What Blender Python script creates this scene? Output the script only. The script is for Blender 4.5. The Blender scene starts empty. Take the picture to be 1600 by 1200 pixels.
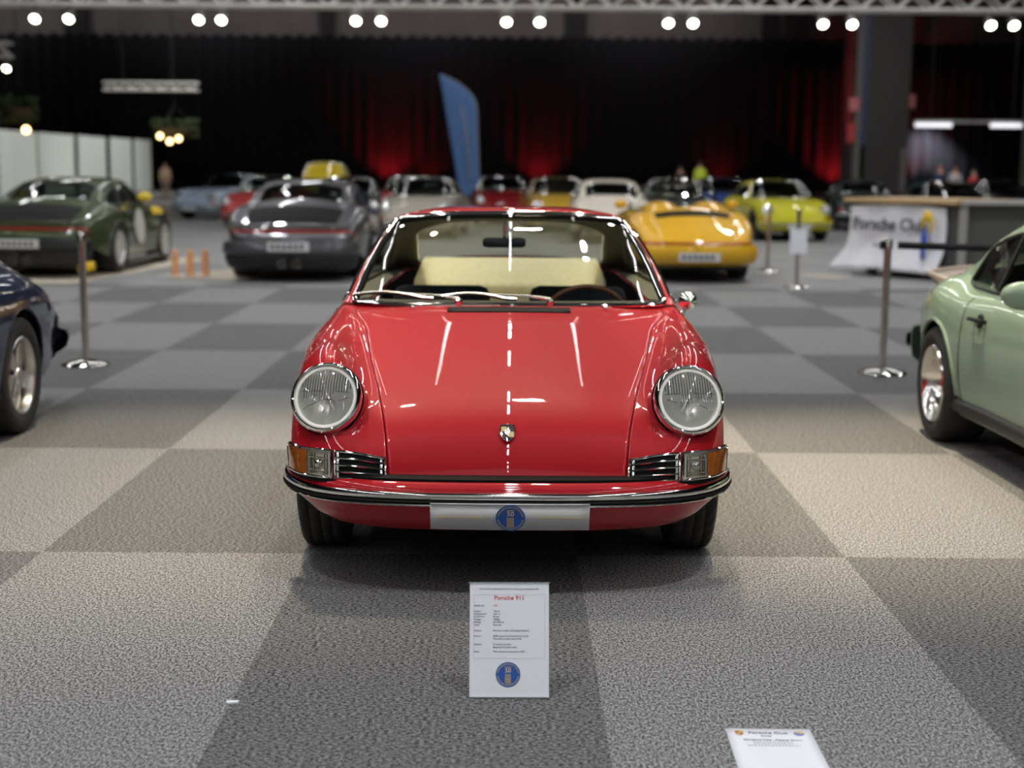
import bpy, bmesh, math, random
import numpy as np
from mathutils import Vector, Matrix, Euler
random.seed(7)
PI = math.pi
C = bpy.context.scene.collection
SC = bpy.context.scene

# ------------------------------------------------------------------ camera, world, light, exposure
cam_d = bpy.data.cameras.new('camera'); cam = bpy.data.objects.new('camera', cam_d); C.objects.link(cam)
cam_d.sensor_width = 36.0; cam_d.lens = 2218.0 / 1600 * 36.0
cam.rotation_mode = 'QUATERNION'
cam.location = (0, 0, 1.42)
cam.rotation_quaternion = (Euler((math.radians(90 - 8.6), 0, 0)).to_matrix() @ Matrix.Rotation(math.radians(0.4), 3, 'Z')).to_quaternion()
cam_d.clip_end = 400
cam_d.dof.use_dof = True; cam_d.dof.focus_distance = 4.42; cam_d.dof.aperture_fstop = 2.1
SC.camera = cam
SC.view_settings.view_transform = 'Standard'; SC.view_settings.look = 'None'
SC.view_settings.gamma = 1; SC.view_settings.use_curve_mapping = False
SC.view_settings.exposure = 0.5
w = bpy.data.worlds.new('world'); SC.world = w; w.use_nodes = True
w.node_tree.nodes['Background'].inputs[0].default_value = (.80, .88, 1, 1)
w.node_tree.nodes['Background'].inputs[1].default_value = .045
SC.cycles.max_bounces = 8; SC.cycles.transparent_max_bounces = 24
SC.cycles.sample_clamp_indirect = 6

TUBE_POWER = 30.0          # emission of the ceiling tubes
def spot(loc, aim, watts, deg, col, blend=.6, r=.15):
    d = bpy.data.lights.new('spot_beam', 'SPOT'); d.energy = watts; d.spot_size = math.radians(deg); d.spot_blend = blend
    d.color = col; d.shadow_soft_size = r
    o = bpy.data.objects.new('spot_beam', d); C.objects.link(o); o.location = loc
    o.rotation_euler = (Vector(aim) - Vector(loc)).to_track_quat('-Z', 'Y').to_euler()
    return o
# warm stage lamps hung over the middle car and its neighbours
spot((.3, 8.4, 7.4), (.1, 6.4, 0), 700, 36, (1, .85, .60), .75, .12)
spot((-1.7, 8.2, 7.4), (-1.7, 6.3, 0), 1450, 38, (1, .87, .64), .8, .12)
spot((1.5, 7.6, 7.4), (2.0, 6.5, 0), 2300, 36, (1, .85, .58), .8, .12)
# unseen lamps above the front aisle, lighting the fronts of the cars
for fx in (-2.4, 2.4): spot((fx, 1.6, 8.2), (fx * .1, 4.3, .2), 520, 46, (.98, .98, 1), .9, .10)
# unseen flood lamps over the middle of the hall
for fx, fy in ((-5, 14), (4, 14), (-6, 26), (6, 26)): spot((fx, fy, 11), (fx, fy + 2, 0), 1300, 120, (.98, .99, 1), .9, .3)
# red floor spots washing the foot of the back drape
for ux, e in ((-8.2, 850), (-5.6, 160), (1.7, 620), (13.6, 150), (21.2, 1000), (26.0, 600)):
    spot((ux, 93.9, .2), (ux, 94.5, 3.0), e, 110, (1, .02, .03), .9, .1)
# unseen lamps added to brighten both end walls, the left panels and far floor
spot((0, -18, 14), (0, -30, 5), 6000, 140, (1, 1, 1), .9, .4)  # added so the chrome reflects a lit wall
for fx in (-36, -20, -6, 8): spot((fx, 88, 15.2), (fx, 98.5, 13.2), 1000, 120, (1, .93, .92), .9, .4)
for fx, fy in ((-9, 58), (-9, 74)): spot((fx, fy, 13), (-21.8, fy + 2, 1.5), 5200, 75, (.95, 1, .97), .9, .4)
for fx in (-6, 7, 17): spot((fx, 46, 12), (fx, 58, 0), 2200, 110, (1, .96, .92), .9, .4)

# ------------------------------------------------------------------ materials
MATS = {}
def mat(name, col=(.5, .5, .5), rough=.5, metal=0., coat=0., emit=0., emit_col=None, spec=.5, sheen=0.):
    if name in MATS: return MATS[name]
    m = bpy.data.materials.new(name); m.use_nodes = True
    b = m.node_tree.nodes['Principled BSDF']
    b.inputs['Base Color'].default_value = (*col, 1); b.inputs['Roughness'].default_value = rough
    b.inputs['Metallic'].default_value = metal; b.inputs['Coat Weight'].default_value = coat
    b.inputs['Coat Roughness'].default_value = .02; b.inputs['Specular IOR Level'].default_value = spec
    b.inputs['Sheen Weight'].default_value = sheen
    if emit:
        b.inputs['Emission Color'].default_value = (*(emit_col or col), 1); b.inputs['Emission Strength'].default_value = emit
    MATS[name] = m
    return m
def nodes(m):
    nt = m.node_tree; return nt, nt.nodes, nt.links, nt.nodes['Principled BSDF']
def noise_mat(name, c1, c2, scale, rough=.6, bump=0., stretch=(1, 1, 1), detail=3, lo=.35, hi=.65, **k):
    m = mat(name, c1, rough, **k); nt, N, L, b = nodes(m)
    tc = N.new('ShaderNodeTexCoord'); mp = N.new('ShaderNodeMapping'); mp.inputs['Scale'].default_value = stretch
    nz = N.new('ShaderNodeTexNoise'); nz.inputs['Scale'].default_value = scale; nz.inputs['Detail'].default_value = detail
    rp = N.new('ShaderNodeValToRGB'); rp.color_ramp.elements[0].position = lo; rp.color_ramp.elements[1].position = hi
    rp.color_ramp.elements[0].color = (*c1, 1); rp.color_ramp.elements[1].color = (*c2, 1)
    L.new(tc.outputs['Object'], mp.inputs[0]); L.new(mp.outputs[0], nz.inputs['Vector'])
    L.new(nz.outputs['Fac'], rp.inputs[0]); L.new(rp.outputs[0], b.inputs['Base Color'])
    if bump:
        bp = N.new('ShaderNodeBump'); bp.inputs['Strength'].default_value = bump; bp.inputs['Distance'].default_value = .01
        L.new(nz.outputs['Fac'], bp.inputs['Height']); L.new(bp.outputs[0], b.inputs['Normal'])
    return m
def glass(name, tint=(.9, .93, .9), ior=1.5, rough=0., extra=0.):
    if name in MATS: return MATS[name]
    m = bpy.data.materials.new(name); m.use_nodes = True; nt = m.node_tree; N = nt.nodes; L = nt.links; N.clear()
    o = N.new('ShaderNodeOutputMaterial'); mx = N.new('ShaderNodeMixShader'); t = N.new('ShaderNodeBsdfTransparent')
    g = N.new('ShaderNodeBsdfGlossy'); f = N.new('ShaderNodeFresnel'); f.inputs['IOR'].default_value = ior
    t.inputs[0].default_value = (*tint, 1); g.inputs['Roughness'].default_value = rough
    ge = N.new('ShaderNodeNewGeometry'); im = N.new('ShaderNodeMix'); im.data_type = 'FLOAT'
    im.inputs[2].default_value = ior; im.inputs[3].default_value = 1 / ior      # a thin pane: both faces act alike
    L.new(ge.outputs['Backfacing'], im.inputs[0]); L.new(im.outputs[0], f.inputs['IOR'])
    if extra:
        a = N.new('ShaderNodeMath'); a.operation = 'ADD'; a.inputs[1].default_value = extra; a.use_clamp = True
        L.new(f.outputs[0], a.inputs[0]); L.new(a.outputs[0], mx.inputs[0])
    else: L.new(f.outputs[0], mx.inputs[0])
    L.new(t.outputs[0], mx.inputs[1]); L.new(g.outputs[0], mx.inputs[2]); L.new(mx.outputs[0], o.inputs[0])
    MATS[name] = m
    return m
def paint(name, col, rough=.5, coat=1., metal=0.): return mat('paint_' + name, col, max(rough, .45), metal, coat, spec=.12)

CHROME = mat('chrome', (.82, .81, .78), .06, 1)
STEEL = mat('brushed_steel', (.62, .60, .56), .22, 1)
ALLOY = mat('alloy', (.70, .68, .64), .28, 1)
BLACK = mat('black_trim', (.012, .012, .012), .45)
RUBBER = noise_mat('rubber', (.012, .012, .012), (.022, .021, .020), 60, .7)
SEAL = mat('black_seal', (.006, .006, .006), .6, spec=.12)
DARK = mat('dark_cavity', (.006, .006, .006), .9)
LINER = mat('interior_liner', (.10, .095, .075), .8)
CREAM = noise_mat('cream_vinyl', (.62, .57, .36), (.70, .64, .42), 40, .5)
NAVY = noise_mat('dark_seat_cloth', (.012, .014, .02), (.03, .034, .045), 90, .8)
WHITE = mat('white_paper', (.86, .88, .93), .5)
WHITEB = mat('white_board', (.62, .62, .62), .35)
INK = mat('ink_black', (.03, .03, .03), .6)
REDINK = mat('ink_red', (.60, .03, .03), .6)
GOLD = mat('gold_print', (.55, .42, .17), .5)
BLUEP = mat('blue_print', (.02, .10, .42), .45)
GLASS = glass('window_glass', (.86, .89, .85), 1.45)
GLASSD = glass('dark_window_glass', (.30, .33, .32), 1.5)
AMBER = mat('amber_lens', (.33, .085, .008), .12, coat=1)
AMBER.node_tree.nodes['Principled BSDF'].inputs['Subsurface Weight'].default_value = 0
TAIL = mat('tail_lamp_red', (.25, .01, .008), .15, coat=1)
LAMPLIT = mat('lit_lamp', (1, 1, 1), .5, emit=14, emit_col=(1, .93, .76))
BULB = mat('warm_bulb', (1, .8, .5), .5, emit=5, emit_col=(1, .66, .28))
TUBE = mat('tube_lamp', (1, 1, 1), .5, emit=TUBE_POWER, emit_col=(.98, .99, 1))
SKIN = mat('skin', (.50, .27, .19), .5)

# ------------------------------------------------------------------ mesh helpers
def tag(o, label=None, cat=None, group=None, kind=None):
    if label: o['label'] = label
    if cat: o['category'] = cat
    if group: o['group'] = group
    if kind: o['kind'] = kind
    return o
def empty(name, loc=(0, 0, 0), rz=0., **k):
    o = bpy.data.objects.new(name, None); C.objects.link(o); o.location = loc; o.rotation_euler = (0, 0, rz)
    o.empty_display_size = .1
    return tag(o, **k)
def link(name, me, m, parent=None, smooth=True):
    for x in (m if isinstance(m, (list, tuple)) else [m]): me.materials.append(x)
    if smooth: me.polygons.foreach_set('use_smooth', [True] * len(me.polygons))
    o = bpy.data.objects.new(name, me); C.objects.link(o)
    if parent: o.parent = parent
    return o
class MB:
    """collects shapes and links them as ONE mesh object"""
    def __init__(s): s.v = []; s.f = []
    def add(s, V, F):
        n = len(s.v); s.v += [tuple(map(float, p)) for p in V]; s.f += [tuple(i + n for i in f) for f in F]; return s
    def box(s, x0, x1, y0, y1, z0, z1, M=None):
        V = [(x, y, z) for z in (z0, z1) for y in (y0, y1) for x in (x0, x1)]
        if M is not None: V = [M @ Vector(p) for p in V]
        return s.add(V, [(0, 2, 3, 1), (4, 5, 7, 6), (0, 1, 5, 4), (2, 6, 7, 3), (0, 4, 6, 2), (1, 3, 7, 5)])
    def tube(s, pts, r, n=8, closed=False, cap=True, up=(0, 0, 1), sq=1.):
        P = [Vector(p) for p in pts]; m = len(P); rr = r if hasattr(r, '__len__') else [r] * m
        V = []; prev = None
        for i in range(m):
            if closed: t = P[(i + 1) % m] - P[i - 1]
            else: t = P[min(i + 1, m - 1)] - P[max(i - 1, 0)]
            t.normalize()
            a = prev if prev is not None else Vector(up)
            if abs(a.dot(t)) > .98 and prev is None: a = Vector((1, 0, 0))
            a = (a - t * a.dot(t)).normalized(); b = t.cross(a); prev = a
            for k in range(n):
                q = 2 * PI * k / n; V.append(P[i] + (a * math.cos(q) * sq + b * math.sin(q)) * rr[i])
        F = [(i * n + k, ((i + 1) % m) * n + k, ((i + 1) % m) * n + (k + 1) % n, i * n + (k + 1) % n) for i in range(m if closed else m - 1) for k in range(n)]
        if cap and not closed: F += [tuple(range(n))[::-1], tuple((m - 1) * n + k for k in range(n))]
        return s.add(V, [f[::-1] for f in F])
    def lathe(s, prof, n=32, M=None, cap0=False, cap1=False, fn=None):
        """profile of (radius, height) about local Z"""
        V = []
        for j, (r, h) in enumerate(prof):
            for k in range(n):
                a = 2 * PI * k / n; q = fn(j, k, r) if fn else r
                V.append(Vector((q * math.cos(a), q * math.sin(a), h)))
        if M is not None: V = [M @ p for p in V]
        F = [(j * n + k, j * n + (k + 1) % n, (j + 1) * n + (k + 1) % n, (j + 1) * n + k) for j in range(len(prof) - 1) for k in range(n)]
        if cap0: F.append(tuple(range(n))[::-1])
        if cap1: F.append(tuple((len(prof) - 1) * n + k for k in range(n)))
        return s.add(V, F)
    def grid(s, P, flip=False, drop=None):
        P = np.asarray(P); a, b = P.shape[:2]
        F = []
        for i in range(a - 1):
            for j in range(b - 1):
                if drop is not None and drop[i, j]: continue
                f = (i * b + j, (i + 1) * b + j, (i + 1) * b + j + 1, i * b + j + 1)
                F.append(f[::-1] if flip else f)
        return s.add(P.reshape(-1, 3), F)
    def ball(s, c, r, n=12, sc=(1, 1, 1)):
        V = []; F = []
        for j in range(n + 1):
            t = PI * j / n
            for k in range(2 * n):
                a = PI * k / n; V.append((c[0] + r * sc[0] * math.sin(t) * math.cos(a), c[1] + r * sc[1] * math.sin(t) * math.sin(a), c[2] + r * sc[2] * math.cos(t)))
        m = 2 * n
        F = [(j * m + k, (j + 1) * m + k, (j + 1) * m + (k + 1) % m, j * m + (k + 1) % m) for j in range(n) for k in range(m)]
        return s.add(V, F)
    def prism(s, poly, h, M=None):
        """polygon in local XY extruded to Z=h"""
        n = len(poly); V = [Vector((x, y, 0)) for x, y in poly] + [Vector((x, y, h)) for x, y in poly]
        if M is not None: V = [M @ p for p in V]
        return s.add(V, [tuple(range(n))[::-1], tuple(range(n, 2 * n))] + [(i, (i + 1) % n, n + (i + 1) % n, n + i) for i in range(n)])
    def build(s, name, m, parent=None, smooth=True, bevel=0., solid=0., mods=None, weld=False, auto=True):
        me = bpy.data.meshes.new(name); me.from_pydata(s.v, [], s.f)
        if weld:
            bm = bmesh.new(); bm.from_mesh(me); bmesh.ops.remove_doubles(bm, verts=bm.verts, dist=.0008)
            bmesh.ops.delete(bm, geom=[v for v in bm.verts if not v.link_faces], context='VERTS'); bm.to_mesh(me); bm.free()
        me.update()
        o = link(name, me, m, parent, smooth)
        if smooth and auto and not bevel: me.set_sharp_from_angle(angle=math.radians(40))
        if solid:
            q = o.modifiers.new('thick', 'SOLIDIFY'); q.thickness = solid; q.offset = -1
            if isinstance(m, (list, tuple)): q.material_offset = 1; q.material_offset_rim = 1 if name == 'roof' else 0
        if bevel:
            q = o.modifiers.new('bevel', 'BEVEL'); q.width = bevel; q.segments = 2; q.limit_method = 'ANGLE'
        return o
def box(name, x0, x1, y0, y1, z0, z1, m, parent=None, bevel=0., M=None):
    return MB().box(x0, x1, y0, y1, z0, z1, M).build(name, m, parent, smooth=bool(bevel), bevel=bevel)
def text(name, s, size, M, m, parent=None, align='LEFT', bold=0., ext=.0003):
    d = bpy.data.curves.new(name, 'FONT'); d.body = s; d.size = size; d.align_x = align; d.align_y = 'CENTER'
    d.extrude = ext; d.offset = bold; d.resolution_u = 3
    f = bpy.data.objects.new(name + '_outline', d); C.objects.link(f)
    me = bpy.data.meshes.new_from_object(f.evaluated_get(bpy.context.evaluated_depsgraph_get()))
    bpy.data.objects.remove(f); me.name = name; me.materials.clear()
    o = link(name, me, m, parent, False)
    o.matrix_local = M
    return o
def frame_M(o, xa, ya):
    """matrix with given origin, x axis and y axis (z = x cross y)"""
    xa = Vector(xa).normalized(); ya = Vector(ya); ya = (ya - xa * ya.dot(xa)).normalized(); za = xa.cross(ya)
    M = Matrix((xa, ya, za)).transposed().to_4x4(); M.translation = Vector(o); return M
def axis_M(o, n, up=(0, 0, 1)):
    n = Vector(n).normalized(); xa = Vector(up).cross(n).normalized(); ya = n.cross(xa)
    M = Matrix((xa, ya, n)).transposed().to_4x4(); M.translation = Vector(o); return M

# ------------------------------------------------------------------ splines for the car skins
def herm(P, t):
    """centripetal cubic through points P (n, ..., 3) at index parameters t"""
    P = np.asarray(P, float); n = len(P)
    h = np.maximum(np.sqrt(np.linalg.norm(np.diff(P, axis=0), axis=-1)), 1e-4)[..., None]
    d = np.diff(P, axis=0) / h
    m = np.empty_like(P); m[0] = d[0]; m[-1] = d[-1]
    m[1:-1] = (d[:-1] * h[1:] + d[1:] * h[:-1]) / (h[1:] + h[:-1])
    t = np.clip(np.asarray(t, float), 0, n - 1 - 1e-9); i = t.astype(int); f = (t - i).reshape(-1, *([1] * (P.ndim - 1)))
    H = h[i]
    return (2*f**3 - 3*f**2 + 1) * P[i] + (f**3 - 2*f**2 + f) * H * m[i] + (-2*f**3 + 3*f**2) * P[i+1] + (f**3 - f**2) * H * m[i+1]
class Skin:
    def __init__(s, lines): s.L = np.asarray(lines, float)          # (lines, stations, 3)
    def at(s, u, v):
        """u (N,), v (M,) or (N, M) -> (N, M, 3)"""
        u = np.atleast_1d(np.asarray(u, float)); v = np.asarray(v, float)
        cu = np.stack([herm(l, u) for l in s.L])                    # (K, N, 3)
        if v.ndim == 1: return np.swapaxes(herm(cu, v), 0, 1)
        return np.stack([herm(cu[:, i:i+1], v[i])[:, 0] for i in range(len(u))])
    def pt(s, u, v): return s.at([u], [v])[0, 0]
    def nrm(s, u, v):
        u = np.atleast_1d(np.asarray(u, float)); v = np.asarray(v, float); e = 2e-3
        du = s.at(u + e, v) - s.at(u - e, v); dv = s.at(u, v + e) - s.at(u, v - e)
        n = np.cross(dv, du); return n / np.maximum(np.linalg.norm(n, axis=-1, keepdims=True), 1e-9)
MX = np.array([-1, 1, 1.])
def warp(lines, f): return np.array([[f(*p) for p in l] for l in lines], float)
def uniq(*parts): return np.unique(np.round(np.concatenate(parts), 5))

# ------------------------------------------------------------------ the rear-engined coupe: control lines (nose at y=0, facing -Y, right half)
# stations: 0 front edge, 1 lamp strip top, 2 nose, 3 lamp crest, 4, 5, 6 cowl, 7, 8, 9, 10 rear window base, 11, 12, 13 tail, 14 tail edge
BODY = [
 # 0 centre of the lids
 [(0,0.068,0.386),(0,0.092,0.459),(0,0.15,0.545),(0,.262,.625),(0,.60,.755),(0,.93,.834),(0,1.225,.872),(0,1.7,.90),(0,2.2,.92),(0,2.7,.93),(0,3.20,.945),(0,3.60,.800),(0,3.90,.655),(0,4.06,.53),(0,4.09,.44)],
 # 1
 [(0.23,0.07,0.386),(0.235,0.096,0.459),(0.24,0.153,0.543),(.25,.267,.622),(.27,.605,.750),(.30,.935,.829),(.34,1.23,.867),(.35,1.7,.89),(.35,2.2,.90),(.35,2.7,.91),(.30,3.19,.930),(.27,3.59,.790),(.25,3.895,.65),(.24,4.055,.53),(.24,4.085,.44)],
 # 2 edge of the lids
 [(0.396,0.076,0.387),(0.402,0.103,0.461),(0.414,0.162,0.54),(.436,.275,.616),(.505,.62,.733),(.560,.95,.810),(.632,1.245,.848),(.60,1.7,.86),(.60,2.2,.86),(.60,2.7,.86),(.53,3.17,.890),(.50,3.56,.765),(.47,3.875,.64),(.455,4.04,.53),(.45,4.07,.44)],
 # 3 valley
 [(0.5,0.088,0.388),(0.503,0.112,0.476),(0.508,0.19,0.562),(.520,.330,.668),(.562,.63,.758),(.612,.95,.822),(.668,1.26,.848),(.665,1.7,.862),(.68,2.2,.868),(.68,2.7,.862),(.625,3.16,.868),(.585,3.55,.765),(.545,3.86,.645),(.53,4.02,.53),(.52,4.055,.44)],
 # 4 crest
 [(0.605,0.108,0.39),(0.607,0.135,0.483),(0.61,0.205,0.607),(.622,.335,.772),(.648,.62,.812),(.676,.95,.833),(.706,1.28,.842),(.716,1.7,.850),(.726,2.2,.855),(.730,2.7,.850),(.712,3.15,.835),(.665,3.54,.755),(.610,3.84,.645),(.59,3.99,.53),(.58,4.03,.44)],
 # 5 shoulder
 [(0.692,0.165,0.392),(0.695,0.185,0.483),(0.7,0.265,0.597),(.712,.375,.715),(.738,.63,.758),(.752,.95,.778),(.752,1.29,.782),(.756,1.7,.78),(.766,2.2,.78),(.776,2.7,.780),(.776,3.13,.765),(.732,3.53,.71),(.668,3.81,.63),(.64,3.95,.53),(.63,3.99,.44)],
 # 6 widest line
 [(0.742,0.255,0.393),(0.746,0.268,0.481),(0.752,0.335,0.557),(.762,.440,.600),(.784,.65,.612),(.788,.95,.610),(.780,1.30,.590),(.785,1.7,.57),(.795,2.2,.57),(.803,2.7,.585),(.803,3.12,.60),(.765,3.52,.59),(.700,3.78,.57),(.672,3.91,.51),(.662,3.95,.44)],
 # 7
 [(0.744,0.3,0.383),(0.748,0.315,0.421),(0.753,0.372,0.452),(.762,.450,.44),(.782,.66,.42),(.785,.95,.42),(.776,1.31,.40),(.780,1.7,.38),(.790,2.2,.38),(.797,2.7,.39),(.797,3.11,.42),(.757,3.51,.44),(.702,3.75,.47),(.676,3.87,.46),(.668,3.92,.43)],
 # 8 sill
 [(0.738,0.33,0.363),(0.742,0.345,0.361),(0.745,0.4,0.327),(.750,.47,.26),(.765,.67,.22),(.765,.95,.20),(.752,1.32,.19),(.755,1.7,.19),(.765,2.2,.19),(.770,2.7,.19),(.770,3.10,.21),(.742,3.50,.28),(.702,3.72,.36),(.680,3.84,.41),(.672,3.90,.42)],
]
# stations: 0 windscreen base, 1, 2 windscreen top, 3 roof, 4, 5 rear window top, 6, 7 rear window base
CABIN = [
 [(0,1.222,.870),(0,1.46,1.064),(0,1.722,1.229),(0,2.10,1.250),(0,2.45,1.236),(0,2.73,1.178),(0,2.98,1.075),(0,3.235,.945)],
 [(.42,1.262,.868),(.38,1.49,1.060),(.335,1.736,1.220),(.335,2.10,1.240),(.335,2.45,1.224),(.335,2.735,1.162),(.345,2.98,1.058),(.36,3.225,.930)],
 [(.656,1.372,.864),(.590,1.565,1.035),(.507,1.775,1.192),(.520,2.10,1.196),(.52,2.45,1.178),(.50,2.75,1.108),(.505,2.98,1.008),(.515,3.195,.895)],
 [(.684,1.400,.857),(.618,1.605,1.020),(.541,1.815,1.163),(.560,2.10,1.155),(.572,2.45,1.130),(.588,2.78,1.055),(.615,3.04,.955),(.635,3.26,.862)],
 [(.694,1.415,.858),(.634,1.61,1.004),(.562,1.825,1.138),(.582,2.10,1.126),(.594,2.45,1.098),(.610,2.77,1.022),(.640,3.00,.925),(.655,3.24,.855)],
 [(.703,1.420,.856),(.700,1.62,.870),(.698,1.83,.878),(.708,2.10,.882),(.714,2.45,.884),(.700,2.78,.882),(.685,3.01,.870),(.675,3.25,.845)],
 [(.712,1.425,.842),(.716,1.63,.847),(.720,1.84,.851),(.727,2.10,.854),(.732,2.45,.852),(.728,2.78,.842),(.715,3.05,.828),(.700,3.28,.805)],
]
AXF, AXR, HUB = .75, 2.96, .312

def arch_trim(P, side, centres, vmin):
    """opens the wheel arches in the grid P; returns mask of dropped faces"""
    nu, nv = P.shape[:2]; ins = np.zeros((nu, nv), bool)
    for (cy, cz, R) in centres:
        dy = P[..., 1] - cy; dz = P[..., 2] - cz; d = np.hypot(dy, dz)
        k = (d < R) & (np.abs(P[..., 0]) > .55) & vmin
        ins |= k
        s = np.where(k, R / np.maximum(d, 1e-3), 1)
        a = np.where(k, cy + dy * s, P[..., 1]); b = np.where(k, cz + dz * s, P[..., 2])
        keep = k.copy()
        P[..., 1] = np.where(keep, a, P[..., 1]); P[..., 2] = np.where(keep, b, P[..., 2])
    return ins[:-1, :-1] & ins[1:, :-1] & ins[:-1, 1:] & ins[1:, 1:]

def tyre_wheel(name, parent, c, side, R, wd, style, hi, rimR=None):
    """wheel standing upright, axle along X; side = +1 when the outer face looks to +X"""
    rimR = rimR or R * .66
    M = Matrix.Translation(Vector(c)) @ Matrix.Rotation(PI / 2 * side, 4, 'Y')
    h = wd / 2
    prof = [(rimR * .97, -h * .80), (rimR * 1.02, -h * .92), (R * .86, -h * 1.02), (R * .955, -h * .93)]
    tread = np.linspace(-.80, .80, 15 if hi else 3)
    prof += [(R * (1 - .018 * abs(t) ** 4), h * t) for t in tread]
    prof += [(R * .955, h * .93), (R * .86, h * 1.02), (rimR * 1.02, h * .92), (rimR * .97, h * .80)]
    n = 192 if hi else 40
    def fn(j, k, r):
        if hi and 4 <= j < 19:
            q = j - 4
            if q in (3, 7, 11): return r - .007
            off = (0, 2, 4, 2, 0)[min(q // 4, 4)]
            if (k + off + (q % 4)) % 6 == 0: return r - .006
        return r
    wo = MB().lathe(prof, n, M, fn=fn).build(name, RUBBER, parent, auto=hi)
    rim = MB()
    if style == 'steel':
        rim.lathe([(rimR, h * .86), (rimR * .93, h * .80), (rimR * .86, h * .35), (rimR * .70, h * .30), (rimR * .55, h * .50), (rimR * .3, h * .52), (.001, h * .5)], 40, M)
        rim.lathe([(rimR, -h * .8), (rimR * .9, 0), (rimR * .88, h * .4)], 40, M)
        ro = rim.build('rim', ALLOY, wo)
        MB().lathe([(rimR * .42, h * .5), (rimR * .40, h * .66), (rimR * .25, h * .76), (.001, h * .78)], 32, M).build('hubcap', CHROME, wo)
    elif style == 'dish':
        rim.lathe([(rimR * 1.03, h * .92), (rimR * 1.0, h * .98), (rimR * .95, h * .92), (rimR * .90, h * .60), (rimR * .82, h * .10), (rimR * .74, -h * .05), (rimR * .70, -h * .1)], 48, M)
        rim.build('rim', mat('polished_alloy', (.80, .78, .74), .16, 1), wo)
        c2 = MB().lathe([(rimR * .72, -h * .2), (rimR * .70, -h * .05), (rimR * .5, h * .02), (rimR * .3, h * .12), (.001, h * .14)], 40, M)
        c2.build('wheel_centre', BLACK, wo)
        nb = MB()
        for k in range(5):
            a = 2 * PI * k / 5; T = M @ Matrix.Rotation(a, 4, 'Z') @ Matrix.Translation((rimR * .5, 0, 0))
            nb.prism([(-.09 * 1, -.028), (.07, -.055), (.07, .055), (-.09, .028)], h * .10, T)
            T2 = M @ Matrix.Rotation(a, 4, 'Z') @ Matrix.Translation((rimR * .26, 0, h * .1)); nb.lathe([(.014, 0), (.014, .025), (.001, .026)], 8, T2)
        nb.build('spoke_set', mat('dark_alloy', (.10, .10, .10), .3, 1), wo)
    else:
        ns = {'leaf': 5, 'multi': 10, 'white': 10}[style]
        am = {'leaf': ALLOY, 'multi': mat('satin_black_alloy', (.03, .03, .03), .3, .6), 'white': mat('pale_alloy', (.72, .70, .66), .35, .3)}[style]
        rim.lathe([(rimR * 1.02, h * .90), (rimR * .98, h * .95), (rimR * .93, h * .88), (rimR * .88, h * .4), (rimR * .86, -h * .8)], 40, M)
        ro = rim.build('rim', am, wo)
        MB().lathe([(rimR * .87, -h * .1), (.001, -h * .1)], 32, M).build('brake_disc', mat('dark_disc', (.05, .05, .05), .4, .8), wo)
        sp = MB()
        for k in range(ns):
            T = M @ Matrix.Rotation(2 * PI * k / ns, 4, 'Z')
            if style == 'leaf':
                poly = [(.02, -.012), (rimR * .40, -rimR * .20), (rimR * .68, -rimR * .25), (rimR * .90, -rimR * .16), (rimR * .93, 0), (rimR * .90, rimR * .16), (rimR * .68, rimR * .25), (rimR * .40, rimR * .20), (.02, .012)]
            else:
                q = rimR * .075; poly = [(.02, -q * .8), (rimR * .9, -q), (rimR * .9, q), (.02, q * .8)]
            sp.prism(poly, h * .30, T @ Matrix.Translation((0, 0, h * .42)) @ Matrix.Rotation(.10, 4, 'Y'))
        sp.lathe([(rimR * .22, h * .6), (rimR * .20, h * .80), (.001, h * .82)], 24, M)
        sp.build('spoke_set', am, wo, bevel=.006 if style == 'leaf' else 0)
    return wo

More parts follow.
